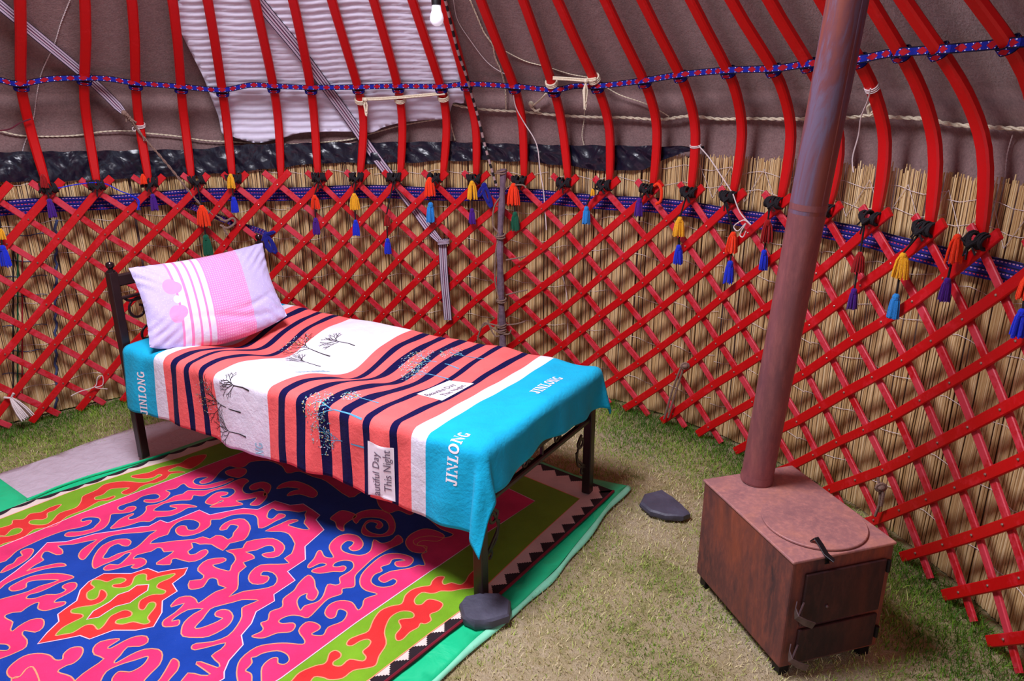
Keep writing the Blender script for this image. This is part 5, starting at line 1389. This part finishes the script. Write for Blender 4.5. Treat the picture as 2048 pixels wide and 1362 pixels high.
def slab(txt, h, org, mi, wid=.66, off=OFF):
    """condensed slab letters across the bed"""
    def P_(pts, x0): pr_poly([(org[0] + y*h, org[1] + (x0 + x)*h) for x, y in pts], mi, off, .011)
    def R(x0, a, b, c, d): P_([(a, b), (c, b), (c, d), (a, d)], x0)
    x = 0; T = .17; S = .09
    for ch in txt:
        W = wid
        if ch == 'I': W = .34; R(x, .08, 0, .26, 1); R(x, 0, 0, .08, S); R(x, .26, 0, .34, S); R(x, 0, 1-S, .08, 1); R(x, .26, 1-S, .34, 1)
        elif ch == 'J': W = .5; R(x, .24, .2, .42, 1); R(x, .14, 1-S, .24, 1); R(x, .42, 1-S, .5, 1); P_([(.42, .2), (.40, .07), (.30, 0), (.14, 0), (.02, .06), (0, .2), (0, .3), (.13, .3), (.14, .18), (.19, .13), (.24, .2)], x)
        elif ch == 'L': W = .54; R(x, .08, 0, .26, 1); R(x, 0, 0, .08, S); R(x, 0, 1-S, .08, 1); R(x, .26, 1-S, .34, 1); P_([(.26, 0), (.54, 0), (.54, .3), (.46, .3), (.44, .12), (.26, .12)], x)
        elif ch == 'N': R(x, .06, 0, .17, 1); R(x, .49, 0, .60, 1); P_([(.17, 1), (.17, .72), (.49, 0), (.49, .30)], x); R(x, 0, 0, .06, S); R(x, .17, 0, .23, S); R(x, 0, 1-S, .06, 1); R(x, .43, 1-S, .49, 1); R(x, .60, 1-S, .66, 1)
        elif ch in 'OG':
            n_ = 18; a0, a1 = (0, 2*PI) if ch == 'O' else (.26*PI, 1.93*PI)
            for k in range(n_):
                t, u = a0+(a1-a0)*k/n_, a0+(a1-a0)*(k+1)/n_
                o_ = lambda a, f: (.33+.33*f*math.cos(a), .5+.5*(1-(1-f)*.62)*math.sin(a))
                P_([o_(t, 1), o_(u, 1), o_(u, .48), o_(t, .48)], x)
            if ch == 'G': R(x, .40, .36, .66, .46); R(x, .50, .08, .64, .37)
        x += W + .09
slab('JINLONG', .046, (.055, -.170), 2)
slab('JINLONG', .046, (.045, .48), 2)
slab('JINLONG', .046, (1.835, -.318), 2)
slab('JINLONG', .040, (1.045, .18), 5)
slab('NG', .040, (1.045, -.318), 5)
for q0 in (-.322, .255):
    pr_poly([(.345, q0), (.470, q0), (.470, q0+.215), (.345, q0+.215)], 2, OFF-.0008)
    if q0 < 0:
        pr_text('autiful Day', .047, (.412, q0+.008), 3, 0, OFF+.0006, .86)
        pr_text('This Night', .047, (.362, q0+.03), 3, 0, OFF+.0006, .86)
    else:
        pr_text('Beautiful Day', .040, (.415, q0+.006), 3, 0, OFF+.0006, .84)
        pr_text('This Night', .040, (.365, q0+.045), 3, 0, OFF+.0006, .84)
def tree(root, tip, col, leaves, seed, spread=.27):
    rnd = random.Random(seed); L = math.dist(root, tip); d = ((tip[0]-root[0])/L, (tip[1]-root[1])/L)
    fk = (root[0]+d[0]*L*.46, root[1]+d[1]*L*.46); a0 = math.atan2(d[1], d[0]); w0 = .0065 if col == 1 else .0075
    pr_line([root, (root[0]+d[0]*L*.2, root[1]+d[1]*L*.2+.003), fk], [w0, w0*.7, w0*.55], col)
    def br(p, ang, l, w, depth):
        q = (p[0]+math.cos(ang)*l*.5, p[1]+math.sin(ang)*l*.5); ang2 = ang + rnd.uniform(-.15, .15)
        e = (q[0]+math.cos(ang2)*l*.5, q[1]+math.sin(ang2)*l*.5); pr_line([p, q, e], [w, w*.85, w*.7], col)
        if depth:
            br(q, ang+rnd.choice((-1, 1))*rnd.uniform(.35, .6), l*.55, w*.7, depth-1)
            for s_ in (-1, 1): br(e, ang2+s_*rnd.uniform(.2, .5), l*rnd.uniform(.42, .55), w*.75, depth-1)
    for k, a in enumerate((-.95, -.5, -.12, .25, .62, 1.0) if col == 1 else (-.3, .25)):
        br((fk[0]+d[0]*L*.05*(k % 3), fk[1]+d[1]*L*.05*(k % 3)), a0+a, L*rnd.uniform(.22, .28), .0034, 2 if col == 1 else 1)
    if leaves:
        cc = (root[0]+d[0]*L*.80, root[1]+d[1]*L*.80)
        for k in range(leaves):
            a = rnd.uniform(0, 2*PI); r = math.sqrt(rnd.random())*L*spread
            x, y = cc[0]+math.cos(a)*r*.8, cc[1]+math.sin(a)*r*1.15; b = rnd.uniform(0, PI); l_ = .0044
            pr_line([(x-math.cos(b)*l_, y-math.sin(b)*l_), (x, y), (x+math.cos(b)*l_, y+math.sin(b)*l_)], [.0008, .0036, .0008], rnd.choice((2, 5, 6, 7, 5, 3, 4)), OFF+.0005)
tree((1.11, -.05), (1.31, -.04), 1, 0, 1); tree((1.17, -.16), (1.47, -.14), 1, 55, 2); tree((1.14, -.26), (1.38, -.25), 1, 8, 3)
tree((1.11, .60), (1.30, .60), 1, 0, 4); tree((1.17, .50), (1.45, .52), 1, 55, 5); tree((1.15, .41), (1.34, .40), 1, 7, 6)
tree((.50, -.03), (.80, -.03), 4, 175, 7); tree((.49, -.14), (.75, -.15), 4, 120, 8); tree((.52, .09), (.68, .08), 4, 73, 9)
tree((.50, .58), (.82, .61), 4, 175, 10); tree((.48, .48), (.73, .50), 4, 111, 11); tree((.45, .70), (.68, .71), 4, 82, 12)
po = pm.build('print', BM, blanket, angle=0)

# ------------------------------------------------------------------ pillow
c00 = BO + BL(1.83, -.01, .628); c10 = BO + BL(1.66, .64, .640); c01 = BO + BL(1.985, .045, .965); c11 = BO + BL(1.955, .775, .965)
m = NT('pillowcase'); U, Vv = m.uv()
LAV = srgb(196, 184, 228); WB = srgb(222, 224, 246); PK = srgb(236, 138, 196); PK2 = srgb(228, 144, 200)
stp = [(0, LAV), (.205, PK), (.222, WB), (.265, PK), (.282, WB), (.325, PK), (.342, WB), (.385, PK), (.402, WB), (.44, PK2), (.455, PK2), (.74, LAV)]
c = m.ramp(U, stp, 'CONSTANT')
v = m.coord('UV')
vo = m.n.new('ShaderNodeTexVoronoi'); vo.inputs['Scale'].default_value = 60; m.t.links.new(m.mapping(v, (1.45, 1, 1)), vo.inputs['Vector'])
dots = m.math('LESS_THAN', vo.outputs['Distance'], .22)
inp = m.math('MULTIPLY', m.math('GREATER_THAN', U, .455), m.math('LESS_THAN', U, .74))
# neat rows of dots on the pink, scattered flecks on the lavender
gx = m.math('SUBTRACT', m.math('FRACT', m.math('MULTIPLY', U, 58)), .5); gy = m.math('SUBTRACT', m.math('FRACT', m.math('MULTIPLY', Vv, 40)), .5)
gd = m.math('LESS_THAN', m.math('ADD', m.math('MULTIPLY', gx, gx), m.math('MULTIPLY', gy, gy)), .07)
c = m.mix(m.math('MULTIPLY', inp, m.math('MULTIPLY', gd, .6)), c, srgb(250, 215, 240))
lav = m.math('ADD', m.math('LESS_THAN', U, .205), m.math('GREATER_THAN', U, .74))
c = m.mix(m.math('MULTIPLY', lav, m.math('MULTIPLY', dots, .45)), c, srgb(240, 232, 252))
def ell(cx, cy, rx, ry):
    a = m.math('DIVIDE', m.math('SUBTRACT', U, cx), rx); b = m.math('DIVIDE', m.math('SUBTRACT', Vv, cy), ry)
    return m.math('LESS_THAN', m.math('ADD', m.math('MULTIPLY', a, a), m.math('MULTIPLY', b, b)), 1)
for e in ((.185, .66, .050, .095), (.215, .64, .045, .07), (.185, .34, .050, .095), (.215, .36, .045, .07)): c = m.mix(ell(*e), c, srgb(242, 156, 206))
c = m.mix(ell(.205, .50, .024, .045), c, srgb(232, 232, 252))
m.bump(m.noise(7, 4, .6, m.coord(), 1.0), .35, .02)
MAT['pillow'] = m.fin(c, .8, 0, .2, .2)
nu, nv = 70, 46; V = []; UV = []; F = []
nrm = (c10-c00).cross(c01-c00).normalized()
if nrm.dot(CAMP - c00) < 0: nrm = -nrm
def wr(u, v):
    e = min(u, 1-u, v, 1-v)
    w = .0035*math.sin(u*34 + v*14) * (1-min(1, e*5)) * min(1, e*30)
    # diagonal creases at the lower corners and a fold along the lower edge
    for cu_, cv_, a in ((.03, .06, .7), (.97, .10, 2.3), (.97, .9, -2.4), (.02, .95, -.8)):
        dx, dy = (u-cu_)*1.5, v-cv_; r = math.hypot(dx, dy)
        w += .010*math.sin((dx*math.sin(a) - dy*math.cos(a))*70)*math.exp(-(r/.22)**2)*min(1, r*8)
    w += -.013*math.exp(-((v-.20-.08*math.sin(u*5))/.03)**2)*math.exp(-((u-.65)/.25)**2)
    w += -.011*math.exp(-((v-.32-.05*math.sin(u*7))/.025)**2)*math.exp(-((u-.75)/.16)**2)
    return w
for side in (1, -1):
    for j in range(nv+1):
        for i in range(nu+1):
            u = i/nu; v_ = j/nv
            eu = 1-abs(2*u-1)**2.6; ev = 1-abs(2*v_-1)**2.4
            th = .085*max(0, eu*ev)**.55
            # sides pull in between the pointed corners
            uu = u + (.030*math.sin(PI*v_))*(1-2*u) ; vv = v_ + .040*math.sin(PI*u)*(-v_ if v_ > .5 else -.5) + (.5-v_)*0
            P = c00*(1-uu)*(1-vv) + c10*uu*(1-vv) + c01*(1-uu)*vv + c11*uu*vv
            P = P + nrm*(.050 + side*th + (wr(u, v_) if side > 0 else 0))
            P = P - BZ*(.058*math.sin(PI*min(1, max(0, u)))**.8*(1-v_)**2.2)
            V.append(P); UV.append((u, v_))
N1 = (nu+1)*(nv+1)
for sd_ in (0, 1):
    for j in range(nv):
        for i in range(nu):
            b_ = sd_*N1; q = (b_+j*(nu+1)+i, b_+j*(nu+1)+i+1, b_+(j+1)*(nu+1)+i+1, b_+(j+1)*(nu+1)+i); F.append(q if sd_ == 0 else tuple(reversed(q)))
mb = MB(); mb.add(V, F); o = mb.build('pillow', MAT['pillow'], uvs=UV, angle=0)
bm = bmesh.new(); bm.from_mesh(o.data); bmesh.ops.remove_doubles(bm, verts=bm.verts, dist=.0002); bmesh.ops.recalc_face_normals(bm, faces=bm.faces); bm.to_mesh(o.data); bm.free()
tag(o, 'pink and lavender pillow with a bow print propped against the headboard', 'pillow')

# ------------------------------------------------------------------ grass
import numpy as np
rs = np.random.RandomState(4)
def patchy(x, y): return (np.sin(x*3.3+1.2)*np.cos(y*2.7-.4) + np.sin(x*7.1-y*4.3)*.6 + np.sin(x*13+y*11)*.35)/1.95
N = 420000
x = rs.uniform(YC.x-2.62, YC.x+2.62, N); y = rs.uniform(YC.y-1.9, YC.y+2.62, N)
rad = np.hypot(x-YC.x, y-YC.y)
poly = [(.53, 3.0), (.352, 2.70), (.174, 2.378), (.006, 2.141), (-.119, 2.0), (-.245, 1.814), (-.85, 1.05), (-2.8, 1.9), (-2.62, 2.5), (-2.49, 3.12), (-2.31, 3.31), (-2.12, 3.5), (-1.86, 3.72), (-1.02, 4.18), (-.94, 4.20), (.30, 3.10)]
ins = np.zeros(N, bool); j = len(poly)-1
for i in range(len(poly)):
    xi, yi = poly[i]; xj, yj = poly[j]
    cnd = ((yi > y) != (yj > y)) & (x < (xj-xi)*(y-yi)/(yj-yi+1e-12)+xi); ins ^= cnd; j = i
wallness = np.clip((rad-1.9)/.6, 0, 1)
dens = .62 + .38*patchy(x, y) + .55*wallness
vis = (y > 1.2) & (np.abs(x) < y*.95+.4)
keep = (rad < 2.56) & (~ins) & vis & (rs.uniform(0, 1, N) < dens)
x, y, rad, wallness = x[keep], y[keep], rad[keep], wallness[keep]; n = len(x)
h = rs.uniform(.007, .020, n)*(1+1.2*wallness**2); w = rs.uniform(.0008, .0018, n)
an = rs.uniform(0, 2*PI, n); ln = rs.uniform(.2, 1.3, n)*h; la = rs.uniform(0, 2*PI, n)
z = .006*np.sin(x*3.1+y)*np.cos(y*2.3) - .009
V = np.empty((n, 5, 3), np.float32)
dx, dy = np.cos(an)*w, np.sin(an)*w; lx, ly = np.cos(la)*ln, np.sin(la)*ln
V[:, 0] = np.stack([x-dx, y-dy, z], 1); V[:, 1] = np.stack([x+dx, y+dy, z], 1)
V[:, 2] = np.stack([x+dx*.8+lx*.35, y+dy*.8+ly*.35, z+h*.6], 1); V[:, 3] = np.stack([x-dx*.8+lx*.35, y-dy*.8+ly*.35, z+h*.6], 1)
V[:, 4] = np.stack([x+lx, y+ly, z+h], 1)
me = bpy.data.meshes.new('grass'); me.vertices.add(n*5); me.vertices.foreach_set('co', V.ravel())
b5 = (np.arange(n)*5)[:, None]
loops = np.concatenate([b5+np.array([[0, 1, 2, 3]]), b5+np.array([[3, 2, 4]])], 1).ravel()
me.loops.add(len(loops)); me.loops.foreach_set('vertex_index', loops)
me.polygons.add(n*2); st_ = np.stack([np.arange(n)*7, np.arange(n)*7+4], 1).ravel(); me.polygons.foreach_set('loop_start', st_)
me.update(calc_edges=True); me.validate()
green_ = np.clip(.64 - .46*patchy(x, y)*1.2 - .52*wallness + rs.normal(0, .16, n), 0, 1)
at_ = me.attributes.new('tint', 'FLOAT', 'POINT'); at_.data.foreach_set('value', np.repeat(green_, 5).astype(np.float32))
me.materials.append(MAT['grass'])
go = bpy.data.objects.new('grass', me); link(go); tag(go, 'short patchy green and straw-coloured grass growing on the yurt floor', 'grass', kind='stuff')
